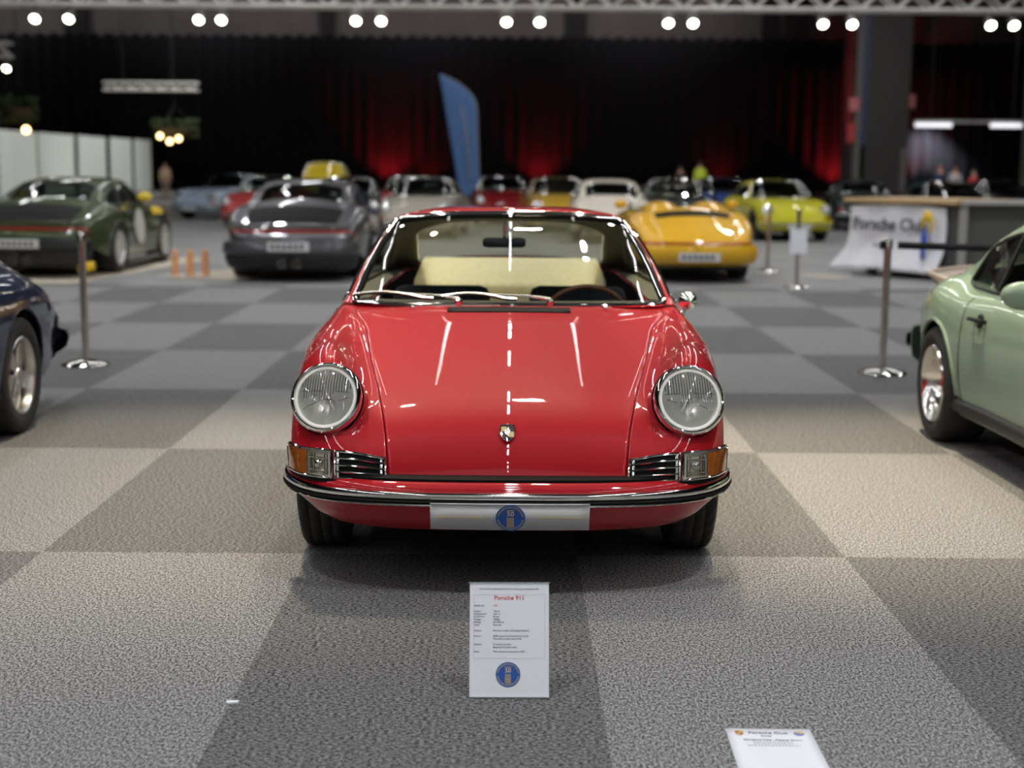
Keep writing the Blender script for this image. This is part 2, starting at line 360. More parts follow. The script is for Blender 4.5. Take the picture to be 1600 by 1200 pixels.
def car(name, label, cat, loc, rz, pm, hi=False, group=None, warp_b=None, warp_c=None, wheel='steel', wheel_r=.312, wheel_w=(.168, .168),
        track=(.683, .672), ax=(AXF, AXR), glassm=None, roofless=False, style='classic', arch_pad=.035, red_car=False, sides=True, front=True, rear=True, no_roof_paint=None, yaw_front=0.):
    root = empty(name, loc, rz, label=label, cat=cat, group=group)
    B = Skin(warp(BODY, warp_b) if warp_b else BODY); K = Skin(warp(CABIN, warp_c) if warp_c else CABIN)
    gm = glassm or GLASS
    du = .06 if hi else .16; dv = .07 if hi else .2
    # --- lids and body shell
    e = .012 if hi else 0.
    uH = uniq(np.arange(0, 6.001, du), [6.0]); vH = np.linspace(0, 2 - e, int(2 / dv) + 2)
    hood = MB(); P = B.at(uH, vH); hood.grid(P, True); hood.grid(P * MX, False)
    hood.build('hood', [pm, pm], root, solid=.012, weld=True)
    cw = MB(); n_ = 16; va = np.linspace(0, 2, n_); a0 = B.at([6.0], va)[0]; a1 = K.at([0], va)[0] + np.array([0, .03, -.006])
    if not roofless or True:
        Pc = np.stack([a0 + (a1 - a0) * q + np.array([0, 0, -.006 * math.sin(PI * q)]) for q in np.linspace(0, 1, 5)])
        cw.grid(Pc, True); cw.grid(Pc * MX, False); cw.build('cowl_panel', [pm, pm], root, solid=.006, weld=True)
    u = np.arange(0, 14.001, du / 2 if hi else du); v = np.arange(2 + e, 8.001, dv if not hi else .06)
    v = uniq(v, [8.0])
    sh = MB(); P = B.at(u, v)
    cs = [(ax[0], wheel_r + .005, wheel_r + arch_pad), (ax[1], wheel_r + .005, wheel_r + arch_pad + .005)]
    vm = np.broadcast_to((v > 4.6)[None, :], P.shape[:2])
    Pt = P.copy(); dr = arch_trim(Pt, 1, cs, vm)
    if red_car:                                      # opening behind the headlight glass
        ax_ = np.array([.13, -.91, .385]); ax_ /= np.linalg.norm(ax_); rel = Pt - np.array([.615, .196, .651]); al = rel @ ax_
        ins = (np.linalg.norm(rel - al[..., None] * ax_, axis=-1) < .108) & (np.abs(al) < .13)
        dr = dr | (ins[:-1, :-1] & ins[1:, :-1] & ins[:-1, 1:] & ins[1:, 1:])
    sh.grid(Pt, True, dr); sh.grid(Pt * MX, False, dr)
    uD = uniq(np.arange(10.0, 14.001, du), [14.0]); vD = np.linspace(0, 2 + e, int(2 / dv) + 2); P2 = B.at(uD, vD)
    if roofless:
        uD = uniq(np.arange(8.6, 14.001, du), [14.0]); P2 = B.at(uD, vD)
    dk = MB(); dk.grid(P2, True); dk.grid(P2 * MX, False)
    shell = sh.build('body_shell', [pm, DARK], root, solid=.014, weld=True)
    dk.build('engine_lid', [pm, pm], root, solid=.01, weld=True)
    # dark floor pan, wheel housings and seal under the lids
    fl = MB().box(-.56, .56, .34, 3.75, .19, .26)
    fl.box(-.50, .50, .30, ax[0] + .5, .26, .40)
    fl.build('floor_pan', DARK, root, smooth=False)
    for c_ in cs:
        for s in (-1, 1):
            hs = MB(); ang = np.linspace(-.15, PI + .15, 15)
            G = np.array([[(s * x, c_[0] + (c_[2] + .008) * math.cos(a), c_[1] + (c_[2] + .008) * math.sin(a)) for x in (.50, .735)] for a in ang])
            hs.grid(G, s > 0); hs.add([(s * .50, c_[0] + (c_[2] + .008) * math.cos(a), c_[1] + (c_[2] + .008) * math.sin(a)) for a in ang], [tuple(range(15))])
            hs.build('wheel_housing', DARK, root, smooth=False)
    # --- cabin
    rnd = lambda t: 1 - math.sqrt(max(0, 1 - (1 - min(t, 1)) ** 2))
    def edge(u0, u1, vmax, rad, r, uu): return np.array([vmax - r * (rnd((x - u0) / rad) + rnd((u1 - x) / rad)) for x in uu])
    nvg = 22 if hi else 7
    def two(mb, S, uu, va, vb, off=0., nv=nvg):
        V = np.array([np.linspace(a, b, nv) for a, b in zip(va, vb)]); P = S.at(uu, V)
        if off: P = P + S.nrm(uu, V) * off
        mb.grid(P, True); mb.grid(P * MX, False); return mb
    dg = .05 if hi else .14
    wsu = uniq(np.arange(0, 2.001, dg), np.array([0, .02, .05, .1, 1.9, 1.95, 1.98, 2.]) if hi else np.array([0, 2.]))
    wse = edge(0, 2, 1.985, .14, .20, wsu)
    z = np.zeros_like(wsu)
    two(MB(), K, wsu, z, wse).build('windshield', gm, root, weld=True)
    cb = MB()
    ru = uniq(np.arange(2, 5.001, dg), [5.])
    rwu = uniq(np.arange(5, 7.001, dg), np.array([5, 5.03, 5.1, 6.9, 6.97, 7.]) if hi else np.array([5, 7.]))
    rwe = edge(5, 7, 1.93, .25, .30, rwu)
    su = uniq(np.arange(0, 7.001, dg), [7.])
    def wtop(x): return 3.92 - .0 * x
    w0, w1 = .22, 5.72
    def wlim(x):
        t = 1.0
        if x < w0 or x > w1: return 4.5, 4.5
        r = max(0, (x - 4.55) / (w1 - 4.55)); k = 1 - (1 - r * r) ** .5 if r > 0 else 0
        f = max(0, 1 - (x - w0) / .5)
        return 3.95 + k * .62, 4.95 - k * .42 - 0 * f
    sideu = uniq(np.linspace(w0, w1, 46 if hi else 14), su)
    wl = np.array([wlim(x) for x in sideu])
    if not roofless:
        two(cb, K, wsu, wse, np.full_like(wsu, 3.0), nv=8)
        two(cb, K, ru, np.zeros_like(ru), np.full_like(ru, 3.0), nv=nvg)
        two(cb, K, rwu, rwe, np.full_like(rwu, 3.0), nv=8)
        o3, o6 = np.full_like(sideu, 3.0), np.full_like(sideu, 6.0)
        two(cb, K, sideu, o3, wl[:, 0], nv=6); two(cb, K, sideu, wl[:, 1], o6, nv=6)
        cb.build('roof', [no_roof_paint or pm, LINER], root, solid=.018, weld=True)
        two(MB(), K, rwu, np.zeros_like(rwu), rwe).build('rear_window', gm, root, weld=True)
        k = (sideu >= w0) & (sideu <= w1)
        for s in (-1, 1):
            V = np.array([np.linspace(a, b, 8) for a, b in wl[k]]); P = K.at(sideu[k], V); P = P * (MX if s < 0 else 1)
            MB().grid(P, s > 0).build('side_window', gm, root)
            ring = [p for p in (K.at(sideu[k], wl[k][:, :1])[:, 0])] + [p for p in K.at(sideu[k], wl[k][:, 1:])[:, 0]][::-1]
            ring = [Vector(p * (MX if s < 0 else 1)) for p in ring]
            MB().tube(ring, .009, 6, closed=True).build('window_frame', CHROME if style == 'classic' else BLACK, root)
            for uu in (1.05, 3.75) if style != 'modern' else (3.9,):
                i = np.linspace(3.95, 4.95, 6); P = K.at([uu], i)[0] * (MX if s < 0 else 1)
                MB().tube(P, .012, 6).build('window_pillar', CHROME if style == 'classic' else BLACK, root)
    else:
        two(cb, K, wsu, wse, np.full_like(wsu, 2.6), nv=4)
        cb.build('windshield_frame', [BLACK, BLACK], root, solid=.018, weld=True)
    # trims round the glass
    def loop(uu, ve, off=.004, usk=False):
        r = [K.pt(a, b) for a, b in zip(uu, ve)]
        top = [K.pt(uu[-1], b) for b in np.linspace(ve[-1], 0, 14)[1:]]
        bot = [K.pt(uu[0], b) for b in np.linspace(0, ve[0], 14)[:-1]]
        right = bot + r + top
        left = [p * MX for p in right[::-1]][1:-1]
        return [Vector(p) for p in right + left]
    tm = CHROME if style == 'classic' else BLACK
    tr = MB().tube(loop(wsu, wse), .013 if hi else .016, 8, closed=True, sq=.8)
    tr.build('windshield_trim', tm, root)
    if hi:
        ins = edge(0, 2, 1.945, .16, .20, wsu); uu = .03 + wsu * .97
        MB().tube([p + Vector((0, .006, -.006)) for p in loop(uu, ins)], .012, 6, closed=True).build('windshield_seal', SEAL, root)
    if not roofless:
        MB().tube(loop(rwu, rwe), .012, 6, closed=True).build('rear_window_trim', tm, root)
    # --- wheels
    for i, (yy, tk, ww) in enumerate(((ax[0], track[0], wheel_w[0]), (ax[1], track[1], wheel_w[1]))):
        for s in (-1, 1):
            tyre_wheel('wheel', root, (s * tk, yy, wheel_r), s, wheel_r, ww, wheel, hi and i == 0)
    # --- simple interior
    if not red_car:
        MB().box(-.55, .55, 1.5, 3.1, .26, .62).build('cabin_floor', DARK, root, smooth=False)
        if roofless or hi or True:
            for s in (-1, 1):
                MB().box(s * .32 - .2, s * .32 + .2, 2.28, 2.40, .4, .86).box(s * .32 - .2, s * .32 + .2, 1.85, 2.38, .38, .48).build('seat', mat('dark_seat', (.02, .02, .02), .7), root, bevel=.04)
    return root, B, K, shell

def emblem(parent, M, R):
    """round blue anniversary emblem with gold digits, in local XY of M"""
    MB().lathe([(R, 0), (R, .0008), (.0001, .0008)], 48, M).build('emblem_disc', BLUEP, parent, smooth=False)
    def ring(r0, r1, z, m): MB().lathe([(r0, z), (r1, z)], 48, M).build('emblem_ring', m, parent, smooth=False)
    ring(R * .965, R * .925, .0011, mat('ring_blue', (.03, .20, .40), .5))
    mb = MB(); z = .0012                              # rim lettering, illegible in the photograph: only fine gold marks
    for k in range(64):
        a = 2 * PI * k / 64
        if k in (0, 1, 31, 32, 33, 63): continue
        T = M @ Matrix.Rotation(a, 4, 'Z') @ Matrix.Translation((R * .84, 0, z))
        q = (k * 37 % 5) * .008
        mb.box(-R * .055, R * .055, -R * (.022 + q * .3), R * (.012 + q * .3), 0, .0003, T)
    mb.build('emblem_rim_marks', GOLD, parent, smooth=False)
    bar = MB()
    for y0, y1 in ((.56, .62), (-.70, -.64)): bar.box(-R * .26, R * .26, R * y0, R * y1, .001, .0016, M)
    for r in range(4):
        y = .02 - r * .165
        for c_ in range(3 + r % 2):
            n = 3 + r % 2; x0 = -.25 + c_ * .5 / n
            bar.box(R * x0, R * (x0 + .5 / n - .03), R * (y - .12), R * y, .001, .0016, M)
    bar.build('emblem_bars', GOLD, parent, smooth=False)
    text('emblem_digits', '50', R * .50, M @ Matrix.Translation((0, R * .31, .0012)), mat('gold_bright', (.78, .66, .36), .5), parent, 'CENTER', bold=R * .004)

def red_coupe():
    pm = paint('red', (.40, .006, .013), .30)
    root, B, K, shell = car('vintage_coupe', 'glossy red vintage coupe with round chrome headlights, facing the camera behind a standing info sign',
        'car', (-.014, 4.55, 0), 0, pm, hi=True, red_car=True, wheel='steel', track=(.680, .672), wheel_w=(.170, .17))
    # --- bumper: section swept along the plan curve
    plan = np.array([(0, 0), (.16, .001), (.32, .010), (.476, .036), (.60, .085), (.690, .160), (.742, .245), (.770, .330), (.783, .420)], float)
    t = np.linspace(0, 8, 60); pc = herm(plan, t); tan = np.gradient(pc, axis=0); tan /= np.linalg.norm(tan, axis=1)[:, None]
    out = np.stack([tan[:, 1], -tan[:, 0]], 1)
    f = np.clip((t - 4.2) / 3.8, 0, 1)
    zb = .203 + .018 * np.clip(t - 2, 0, 9) / 6 + .15 * f ** 2.2
    def strip(sec, name, m, parent, solid=0.):
        """sec: list of (inset, z or callable) from top to bottom"""
        P = np.zeros((len(t), len(sec), 3))
        for j, (d, zz) in enumerate(sec):
            P[:, j, :2] = pc - out * np.asarray(d(t) if callable(d) else d)[..., None]; P[:, j, 2] = zz(t) if callable(zz) else zz
        mb = MB().grid(P, True); mb.grid(P * MX, False)
        return mb.build(name, m, parent, solid=solid, weld=True)
    zbt = lambda q: zb
    mixz = lambda a: (lambda q: .323 + (zb - .323) * a)
    bp = strip([(.075, 0.4000), (.05, 0.4010), (.022, 0.3960), (.006, 0.3840), (0, 0.3700), (0, 0.3540), (.002, 0.3380), (.006, 0.3230), (.024, mixz(.22)), (.055, mixz(.58)), (.100, mixz(.86)), (.15, mixz(1.0)), (.24, mixz(1.04))],
        'front_bumper', [pm, DARK], root, solid=.008)
    zs = lambda a: (lambda q: .367 + .0 * q + a)
    strip([(-.001, 0.3710), (-.010, 0.3690), (-.014, 0.3620), (-.014, 0.3520), (-.010, 0.3460), (-.004, 0.3445)], 'bumper_chrome_strip', CHROME, bp)
    strip([(-.002, 0.3455), (-.014, 0.3430), (-.017, 0.3380), (-.014, 0.3330), (-.002, 0.3305)], 'bumper_rubber_strip', SEAL, bp)
    strip([(-.001, 0.3310), (-.009, 0.3295), (-.010, 0.3260), (-.007, 0.3225), (.004, 0.3210)], 'bumper_lower_strip', CHROME, bp)
    strip([(.030, 0.3880), (.030, 0.4060), (.05, 0.4120), (.09, 0.4120)], 'bumper_seal', SEAL, root)
    # --- crest on the nose
    c0 = B.pt(1.93, 0) + np.array([0, -.004, .002]); n0 = -B.nrm([1.93], np.array([.02]))[0, 0]; n0 = B.nrm([1.93], np.array([.02]))[0, 0]
    Mc = axis_M(c0 + n0 * .004, n0)
    sh = [(-.026, .029), (-.013, .0325), (0, .034), (.013, .0325), (.026, .029), (.027, .006), (.023, -.013), (.013, -.028), (0, -.036), (-.013, -.028), (-.023, -.013), (-.027, .006)]
    cr = MB().prism(sh, .004, Mc).build('hood_crest', CHROME, root, bevel=.001)
    ci = MB()
    for x0, x1, y0, y1 in ((-.021, -.003, .004, .023), (.003, .021, -.018, .003)): ci.box(x0, x1, y0, y1, .004, .0052, Mc)
    ci.build('crest_field', GOLD, cr, smooth=False)
    cs_ = MB()
    for k in range(3):
        cs_.box(.003, .022, .006 + k * .007, .009 + k * .007, .004, .0052, Mc); cs_.box(-.019 + k * .002, -.003, -.003 - k * .007, -.006 - k * .007, .004, .0052, Mc)
    cs_.build('crest_stripes', mat('crest_dark', (.10, .02, .015), .4), cr, smooth=False)
    MB().prism([(x * .36, y * .36 + .0) for x, y in sh], .0065, Mc).build('crest_shield', mat('silver', (.75, .73, .68), .25, 1), cr, smooth=False)
    text('crest_lettering', 'PORSCHE', .0075, Mc @ Matrix.Translation((0, .0275, .0044)), INK, cr, 'CENTER')
    # --- horn grilles and turn signals, lying on the nose panel
    for s in (-1, 1):
        mm = MX if s < 0 else np.array([1, 1, 1.])
        def panel(u0, u1, v0, v1, off, nu=8, nv=12, S=B):
            uu = np.linspace(u0, u1, nu); vv = np.linspace(v0, v1, nv); P = S.at(uu, vv) + S.nrm(uu, vv) * off; return P * mm
        def border(u0, u1, v0, v1, off, n=10):
            a = [(u0, x) for x in np.linspace(v0, v1, n)] + [(x, v1) for x in np.linspace(u0, u1, 5)[1:-1]] + [(u1, x) for x in np.linspace(v1, v0, n)] + [(x, v0) for x in np.linspace(u1, u0, 5)[1:-1]]
            return [Vector((B.pt(x, y) + B.nrm([x], np.array([y]))[0, 0] * off) * mm) for x, y in a]
        g0, g1, h0, h1 = 2.06, 3.70, 3.80, 6.12
        gp = MB().grid(panel(.02, 1.0, g0, g1, .004), s > 0).build('horn_grille', SEAL, root, solid=0)
        MB().tube(border(.03, 1.0, g0, g1, .006), .0042, 6, closed=True).build('grille_frame', CHROME, gp)
        for uu in (.06, .29, .53, .77, .98):
            pts = [Vector((B.pt(uu, y) + B.nrm([uu], np.array([y]))[0, 0] * .009) * mm) for y in np.linspace(g0 + .02, g1 - .02, 10)]
            MB().tube(pts, .0044, 8, sq=.9).build('grille_bar', CHROME, gp)
        for y in (g0 + .12, g1 - .10):
            pts = [Vector((B.pt(x, y) + B.nrm([x], np.array([y]))[0, 0] * .008) * mm) for x in np.linspace(.06, .98, 6)]
            MB().tube(pts, .0055, 8, sq=.6).build('grille_post', CHROME, gp)
        ts = MB().grid(panel(.03, .98, h0, h1, .002), s > 0).build('turn_signal', mat('signal_back', (.72, .70, .64), .35, .25), root)
        am = MB().grid(panel(.07, .92, 4.70, h1 - .04, .012, nv=16), s > 0).build('amber_lens', AMBER, ts); tag(am, 'amber outer lens')
        cl = MB().grid(panel(.07, .92, h0 + .10, 4.69, .012), s > 0).build('clear_lens', glass('lamp_glass', (.92, .91, .85), 1.5, .05, .12), ts); tag(cl, 'clear inner lens')
        b0 = (B.pt(.5, 4.25) + B.nrm([.5], np.array([4.25]))[0, 0] * .004) * mm
        MB().ball(b0, .017, 8, (1, .5, 1)).build('signal_bulb', CHROME, ts)
        fl_ = MB()
        for y in (3.95, 4.05, 4.42, 4.52, 4.60): fl_.tube([Vector((B.pt(x, y) + B.nrm([x], np.array([y]))[0, 0] * .006) * mm) for x in np.linspace(.14, .86, 5)], .0022, 5)
        for x in (.28, .72): fl_.tube([Vector((B.pt(x, y) + B.nrm([x], np.array([y]))[0, 0] * .007) * mm) for y in np.linspace(3.95, 4.6, 5)], .0028, 5)
        fl_.build('lamp_facets', CHROME, ts)
        MB().tube(border(.04, .98, h0, h1, .010, 16), .0048, 8, closed=True).build('signal_frame', CHROME, ts)
        MB().tube([Vector((B.pt(-.03 if x < 0 else -.03, x) + np.array([0, -.006, -.004])) * mm) for x in np.linspace(2.0, 6.2, 18)], .009, 6).build('nose_seal', SEAL, root)
        # --- headlight
        n = Vector((.13 * s, -.91, .385)).normalized(); c = Vector((.615 * s, .196, .651))
        M = axis_M(c, n); Rr = .1225
        hb = MB().lathe([(Rr * 1.0, -.11), (Rr * 1.01, -.035), (Rr * 1.0, -.02), (Rr * .98, -.014)], 64, M).build('headlight', pm, root)
        MB().lathe([(Rr * .985, -.022), (Rr * 1.01, -.010), (Rr * 1.005, .002), (Rr * .975, .012), (Rr * .93, .017), (Rr * .895, .014), (Rr * .88, .004), (Rr * .875, -.006)], 72, M).build('bezel', CHROME, hb)
        MB().lathe([(Rr * 1.0, -.028), (Rr * 1.035, -.022), (Rr * 1.0, -.016)], 64, M).build('bezel_seal', SEAL, hb)
        MB().lathe([(Rr * .88, .002), (Rr * .80, -.006), (Rr * .74, -.010), (Rr * .60, -.045), (Rr * .40, -.070), (Rr * .16, -.082), (.0005, -.084)], 48, M).build('reflector', mat('lamp_reflector', (.85, .85, .82), .34, .75), hb)
        MB().lathe([(Rr * .89, .006), (Rr * .86, .0105), (Rr * .79, .0095), (Rr * .78, .004)], 64, M).build('rim_ring', mat('lamp_rim', (.84, .82, .76), .35, .3), hb)
        MB().lathe([(.013, -.082), (.013, -.045), (.010, -.036), (.0005, -.034)], 16, M).build('lamp_bulb', mat('bulb_cap', (.30, .30, .29), .2, .9), hb)
        rr = np.linspace(0, 1, 9); lens = [(max(Rr * .87 * q, .0004), .004 + .018 * (1 - q * q)) for q in rr[::-1]]
        MB().lathe(lens, 64, M).build('lens', lens_mat(), hb)
        ribs = MB()                                   # moulded flutes of the lamp glass
        for k in range(-9, 10):
            x = k * .0092
            top = math.sqrt(max((Rr * .83) ** 2 - x * x, 0)); bot = -.012 if -4 < k * s < 9 else .018
            if abs(k) > 8: bot = .03
            if top <= bot: continue
            pts = []
            for y in np.linspace(bot, top, 6):
                q2 = (x * x + y * y) / (Rr * .87) ** 2; pts.append(M @ Vector((x, y, .0035 + .018 * (1 - q2))))
            ribs.tube(pts, .0023, 6)
        for (xa, ya, xb, yb) in ((-.085, .018, -.035, .018), (.01, .018, .085, .018), (-.04, -.012, .01, -.012), (.01, -.012, .075, -.045), (-.08, .0, -.045, -.014)):
            pts = [M @ Vector((x * s, y, .0035 + .018 * (1 - (x * x + y * y) / (Rr * .87) ** 2))) for x, y in zip(np.linspace(xa, xb, 6), np.linspace(ya, yb, 6))]
            ribs.tube(pts, .0016, 5)
        ribs.build('lens_flute', glass('flute_glass', (.70, .70, .67), 1.6, .12, .22), hb)
        MB().ball(M @ Vector((0, -Rr * .99, .012)), .0055, 6).build('bezel_screw', CHROME, hb)
    for s in (-1, 1):
        mm = MX if s < 0 else np.array([1, 1, 1.])
        for us in (6.35, 8.72): seam(B, [(us, a) for a in np.linspace(4.2, 7.9, 16)], root, s)
        h0 = Vector(B.pt(8.30, 4.95) * mm); n0 = Vector(B.nrm([8.3], np.array([4.95]))[0, 0] * mm)
        MB().tube([h0 + n0 * .0 + Vector((0, -.07, 0)), h0 + n0 * .035 + Vector((0, -.06, 0)), h0 + n0 * .035 + Vector((0, .06, 0)), h0 + Vector((0, .07, 0))], .010, 8).build('door_handle', CHROME, root)
        MB().tube([Vector(B.pt(a, 7.9) * mm) for a in np.linspace(5.9, 9.3, 20)], .012, 6).build('sill_trim', STEEL, root)
    # --- show plate
    pt = empty('show_plate', (0, 0, 0)); pt.parent = root
    q = np.linspace(-.262, .262, 15); Pp = np.array([[(x + .010, -.020 + .9 * x * x * .14 + (.334 - z) * .30, z) for x in q] for z in (.243, .334)])
    pl = MB().grid(Pp).build('plate_board', WHITEB, pt, solid=-.004)
    Pf = np.array([[(x + .010, y - .0, z) for x, y in zip(q, -.020 + .9 * q * q * .14)] for z in (.3345,)])
    lip = np.array([[(x + .010, -.0245 + .126 * x * x + dy, .335) for x in q] for dy in (0, .014)]); MB().grid(lip).build('plate_lip', WHITEB, pt, solid=.003)
    Me = frame_M((.012, -.0115, .2885), (1, 0, 0), (0, -.30, 1)); emblem(pt, Me, .0485)
    for x0, x1 in ((-.235, -.075), (.095, .255)):
        box('plate_line', x0, x1, -.0262 + .0160, -.0085, .2885, .291, GOLD, pt)
    # --- cowl air slot, washer jets, wipers
    sl = [K.pt(0, 0) * 0 + B.pt(5.52, a) + np.array([0, 0, .0025]) for a in np.linspace(0, .76, 8)]
    top = [p * MX for p in sl[::-1]] + sl[1:]
    w_ = np.array([0, .072, .013]); G = np.array([[p - w_ * 0 for p in top], [p + w_ for p in top]])
    MB().grid(G, False).build('air_intake_slot', SEAL, root, solid=-.002)
    for s in (-1, 1):
        a = Vector(B.pt(5.8, 1.18) * (MX if s < 0 else 1)); MB().ball(a + Vector((0, 0, .008)), .010, 6).build('washer_jet', CHROME, root)
    for px, tx, rest in ((-.205, -.655, -.36), (.168, -.275, -.02)):
        piv = K.pt(.02, 2 * min(1, abs(px) / .66)) * np.array([np.sign(px), 1, 1]); piv = Vector((px, piv[1] - .012, piv[2] + .008))
        wp = MB().lathe([(.016, -.02), (.016, .006), (.011, .016), (.0005, .018)], 14, axis_M(piv, (0, -.45, .9))).build('wiper', CHROME, root)
        def on(x, up):
            v = 2 * min(1, abs(x) / .655); lo, hi_ = 0., 1.5
            p = K.pt(up, v); return Vector((x, p[1], p[2])) + Vector((0, -.012, .012))
        mid = (tx + rest) / 2 + .03
        arm = [piv + Vector((0, 0, .016)), on(px * .7 + mid * .3, .13), on(mid, .16)]
        MB().tube(arm, [.008, .006, .005], 8).build('wiper_arm', STEEL, wp)
        bl = [on(x, .06 + .10 * math.sin(PI * min(1, (x - tx) / (rest - tx) * .85 + .12))) for x in np.linspace(tx, rest + .05, 12)]
        MB().tube([b + Vector((0, -.004, .004)) for b in bl], .0055, 6).build('wiper_blade', STEEL, wp)
        MB().tube(bl, .005, 6).build('wiper_rubber', SEAL, wp)
    # --- door mirror on the driver's side
    mr = MB().tube([(.705, 1.27, .812), (.715, 1.285, .835), (.733, 1.31, .868)], [.016, .010, .008], 10).build('door_mirror', CHROME, root)
    MB().lathe([(.0005, -.036), (.022, -.030), (.036, -.012), (.040, .006), (.038, .012)], 28, axis_M((.738, 1.30, .888), (-.22, 1, .05))).build('mirror_head', CHROME, mr)
    MB().lathe([(.038, .011), (.0005, .011)], 28, axis_M((.738, 1.30, .888), (-.22, 1, .05))).build('mirror_glass', mat('mirror_glass', (.7, .72, .72), .02, 1), mr)
    MB().lathe([(.024, -.012), (.022, .004), (.012, .010), (.0005, .012)], 16, axis_M((.702, 1.268, .816), (.4, -.3, .85))).build('mirror_foot', CHROME, mr)
    # --- interior
    patch('window_ledge', B, 6.35, 10.3, 2.04, 3.97, .006, LINER, root, nu=40)
    G = []
    for x in np.linspace(-.635, .635, 19):
        k = abs(x) / .655; y0 = 1.25 + .13 * k * k
        G.append([(x, y0, .855), (x, y0 + .10, .862), (x, 1.50 + .06 * k * k, .855), (x, 1.58 + .05 * k, .825), (x, 1.57 + .05 * k, .72), (x, 1.50, .60)])
    MB().grid(G, True).build('dashboard', noise_mat('dash_vinyl', (.05, .05, .047), (.075, .075, .07), 120, .5), root, solid=.01)
    MB().box(-.60, .60, 1.30, 3.2, .22, .30).box(-.62, .62, 1.22, 1.34, .26, .80).build('cabin_floor', DARK, root, smooth=False)
    sw = empty('steering_wheel', (0, 0, 0)); sw.parent = root
    Ms = axis_M((.345, 1.86, .735), (0, .88, .48)); ring = [Ms @ Vector((.195 * math.cos(a), .195 * math.sin(a), 0)) for a in np.linspace(0, 2 * PI, 41)[:-1]]
    MB().tube(ring, .0115, 10, closed=True).build('wheel_rim', noise_mat('wood_rim', (.11, .045, .02), (.20, .09, .04), 30, .3), sw)
    sp = MB()
    for a in (0, PI, -PI / 2): sp.tube([Ms @ Vector((.19 * math.cos(a), .19 * math.sin(a), 0)), Ms @ Vector((.03 * math.cos(a), .03 * math.sin(a), -.02))], .008, 6)
    sp.lathe([(.035, -.10), (.045, -.03), (.04, 0), (.0005, .004)], 20, Ms); sp.tube([Ms @ Vector((0, 0, -.1)), Ms @ Vector((0, -.05, -.42))], .025, 10)
    sp.build('wheel_spokes', BLACK, sw)
    for s in (-1, 1):
        st = empty('seat', (0, 0, 0)); st.parent = root
        MB().box(s * .33 - .23, s * .33 + .23, 1.72, 2.25, .34, .46).build('seat_cushion', NAVY, st, bevel=.05)
        Mb = Matrix.Translation((s * .33, 2.26, .40)) @ Matrix.Rotation(.22 * -1, 4, 'X')
        MB().box(-.235, .235, -.06, .06, 0, .47, Mb).build('seat_backrest', NAVY, st, bevel=.05)
        MB().box(s * .69 - .025, s * .69 + .025, 1.5, 2.85, .30, .85).build('door_card', mat('door_vinyl', (.05, .047, .04), .6), root, bevel=.01)
        MB().box(s * .46 - .12, s * .46 + .12, 2.62, 3.0, .30, .70).build('rear_side_trim', LINER, root, bevel=.02)
    G = [[(x, y + .03 * abs(x), z) for x in np.linspace(-wd, wd, 9)] for y, z, wd in ((2.72, .52, .50), (2.83, .80, .50), (2.86, .825, .50), (3.10, .905, .475), (3.20, .925, .465))]
    MB().grid(G).build('rear_seat_back', CREAM, root, solid=.02)
    rv = MB().tube([(-.02, 1.76, 1.19), (-.022, 1.765, 1.15), (-.025, 1.775, 1.105)], .009, 8).build('rear_view_mirror', CHROME, root)
    Mv = axis_M((-.025, 1.765, 1.098), (0, -1, .08)); rp = [(.095 * math.cos(a) * (1 if abs(math.cos(a)) < .6 else 1), .024 * math.sin(a)) for a in np.linspace(0, 2 * PI, 25)[:-1]]
    MB().prism([(max(-.095, min(.095, x * 1.15)), max(-.022, min(.022, y * 1.3))) for x, y in rp], .02, Mv).build('mirror_back', mat('mirror_black', (.01, .012, .016), .15), rv, bevel=.004)
    return root
def lens_mat():
    if 'headlight_glass' in MATS: return MATS['headlight_glass']
    m = glass('headlight_glass', (.93, .93, .90), 1.5, .03, .03); nt = m.node_tree; N = nt.nodes; L = nt.links
    out = [n for n in N if n.type == 'OUTPUT_MATERIAL'][0]; old = out.inputs[0].links[0].from_socket
    tr = N.new('ShaderNodeBsdfTranslucent'); tr.inputs[0].default_value = (.85, .85, .82, 1)      # prisms scatter part of the light
    di = N.new('ShaderNodeBsdfDiffuse'); di.inputs[0].default_value = (.80, .80, .77, 1)
    m1 = N.new('ShaderNodeMixShader'); m2 = N.new('ShaderNodeMixShader'); m1.inputs[0].default_value = .6; m2.inputs[0].default_value = .20
    L.new(tr.outputs[0], m1.inputs[1]); L.new(di.outputs[0], m1.inputs[2]); L.new(old, m2.inputs[1]); L.new(m1.outputs[0], m2.inputs[2]); L.new(m2.outputs[0], out.inputs[0])
    return m

# ------------------------------------------------------------------ details shared by the other cars
def edge_strip(name, B, u, prof, m, root, v1=8., n=26, v0=0.):
    """band following the body edge at station u; prof: list of (outward, z)"""
    vv = np.linspace(v0, v1, n); P = B.at([u], vv)[0]; t = np.gradient(P[:, :2], axis=0); t /= np.maximum(np.linalg.norm(t, axis=1)[:, None], 1e-6)
    sg = 1 if u > 7 else -1
    o = np.stack([-t[:, 1], t[:, 0]], 1) * sg
    G = np.zeros((n, len(prof), 3))
    for j, (d, z) in enumerate(prof): G[:, j, :2] = P[:, :2] + o * d; G[:, j, 2] = z
    mb = MB().grid(G, sg < 0); mb.grid(G * MX, sg > 0)
    return mb.build(name, m, root, solid=.006, weld=True)
def patch(name, B, u0, u1, v0, v1, off, m, root, s=0, nu=6, nv=10):
    uu = np.linspace(u0, u1, nu); vv = np.linspace(v0, v1, nv); P = B.at(uu, vv) + B.nrm(uu, vv) * off
    mb = MB()
    if s >= 0: mb.grid(P, True)
    if s <= 0: mb.grid(P * MX, False)
    return mb.build(name, m, root, weld=(s == 0))
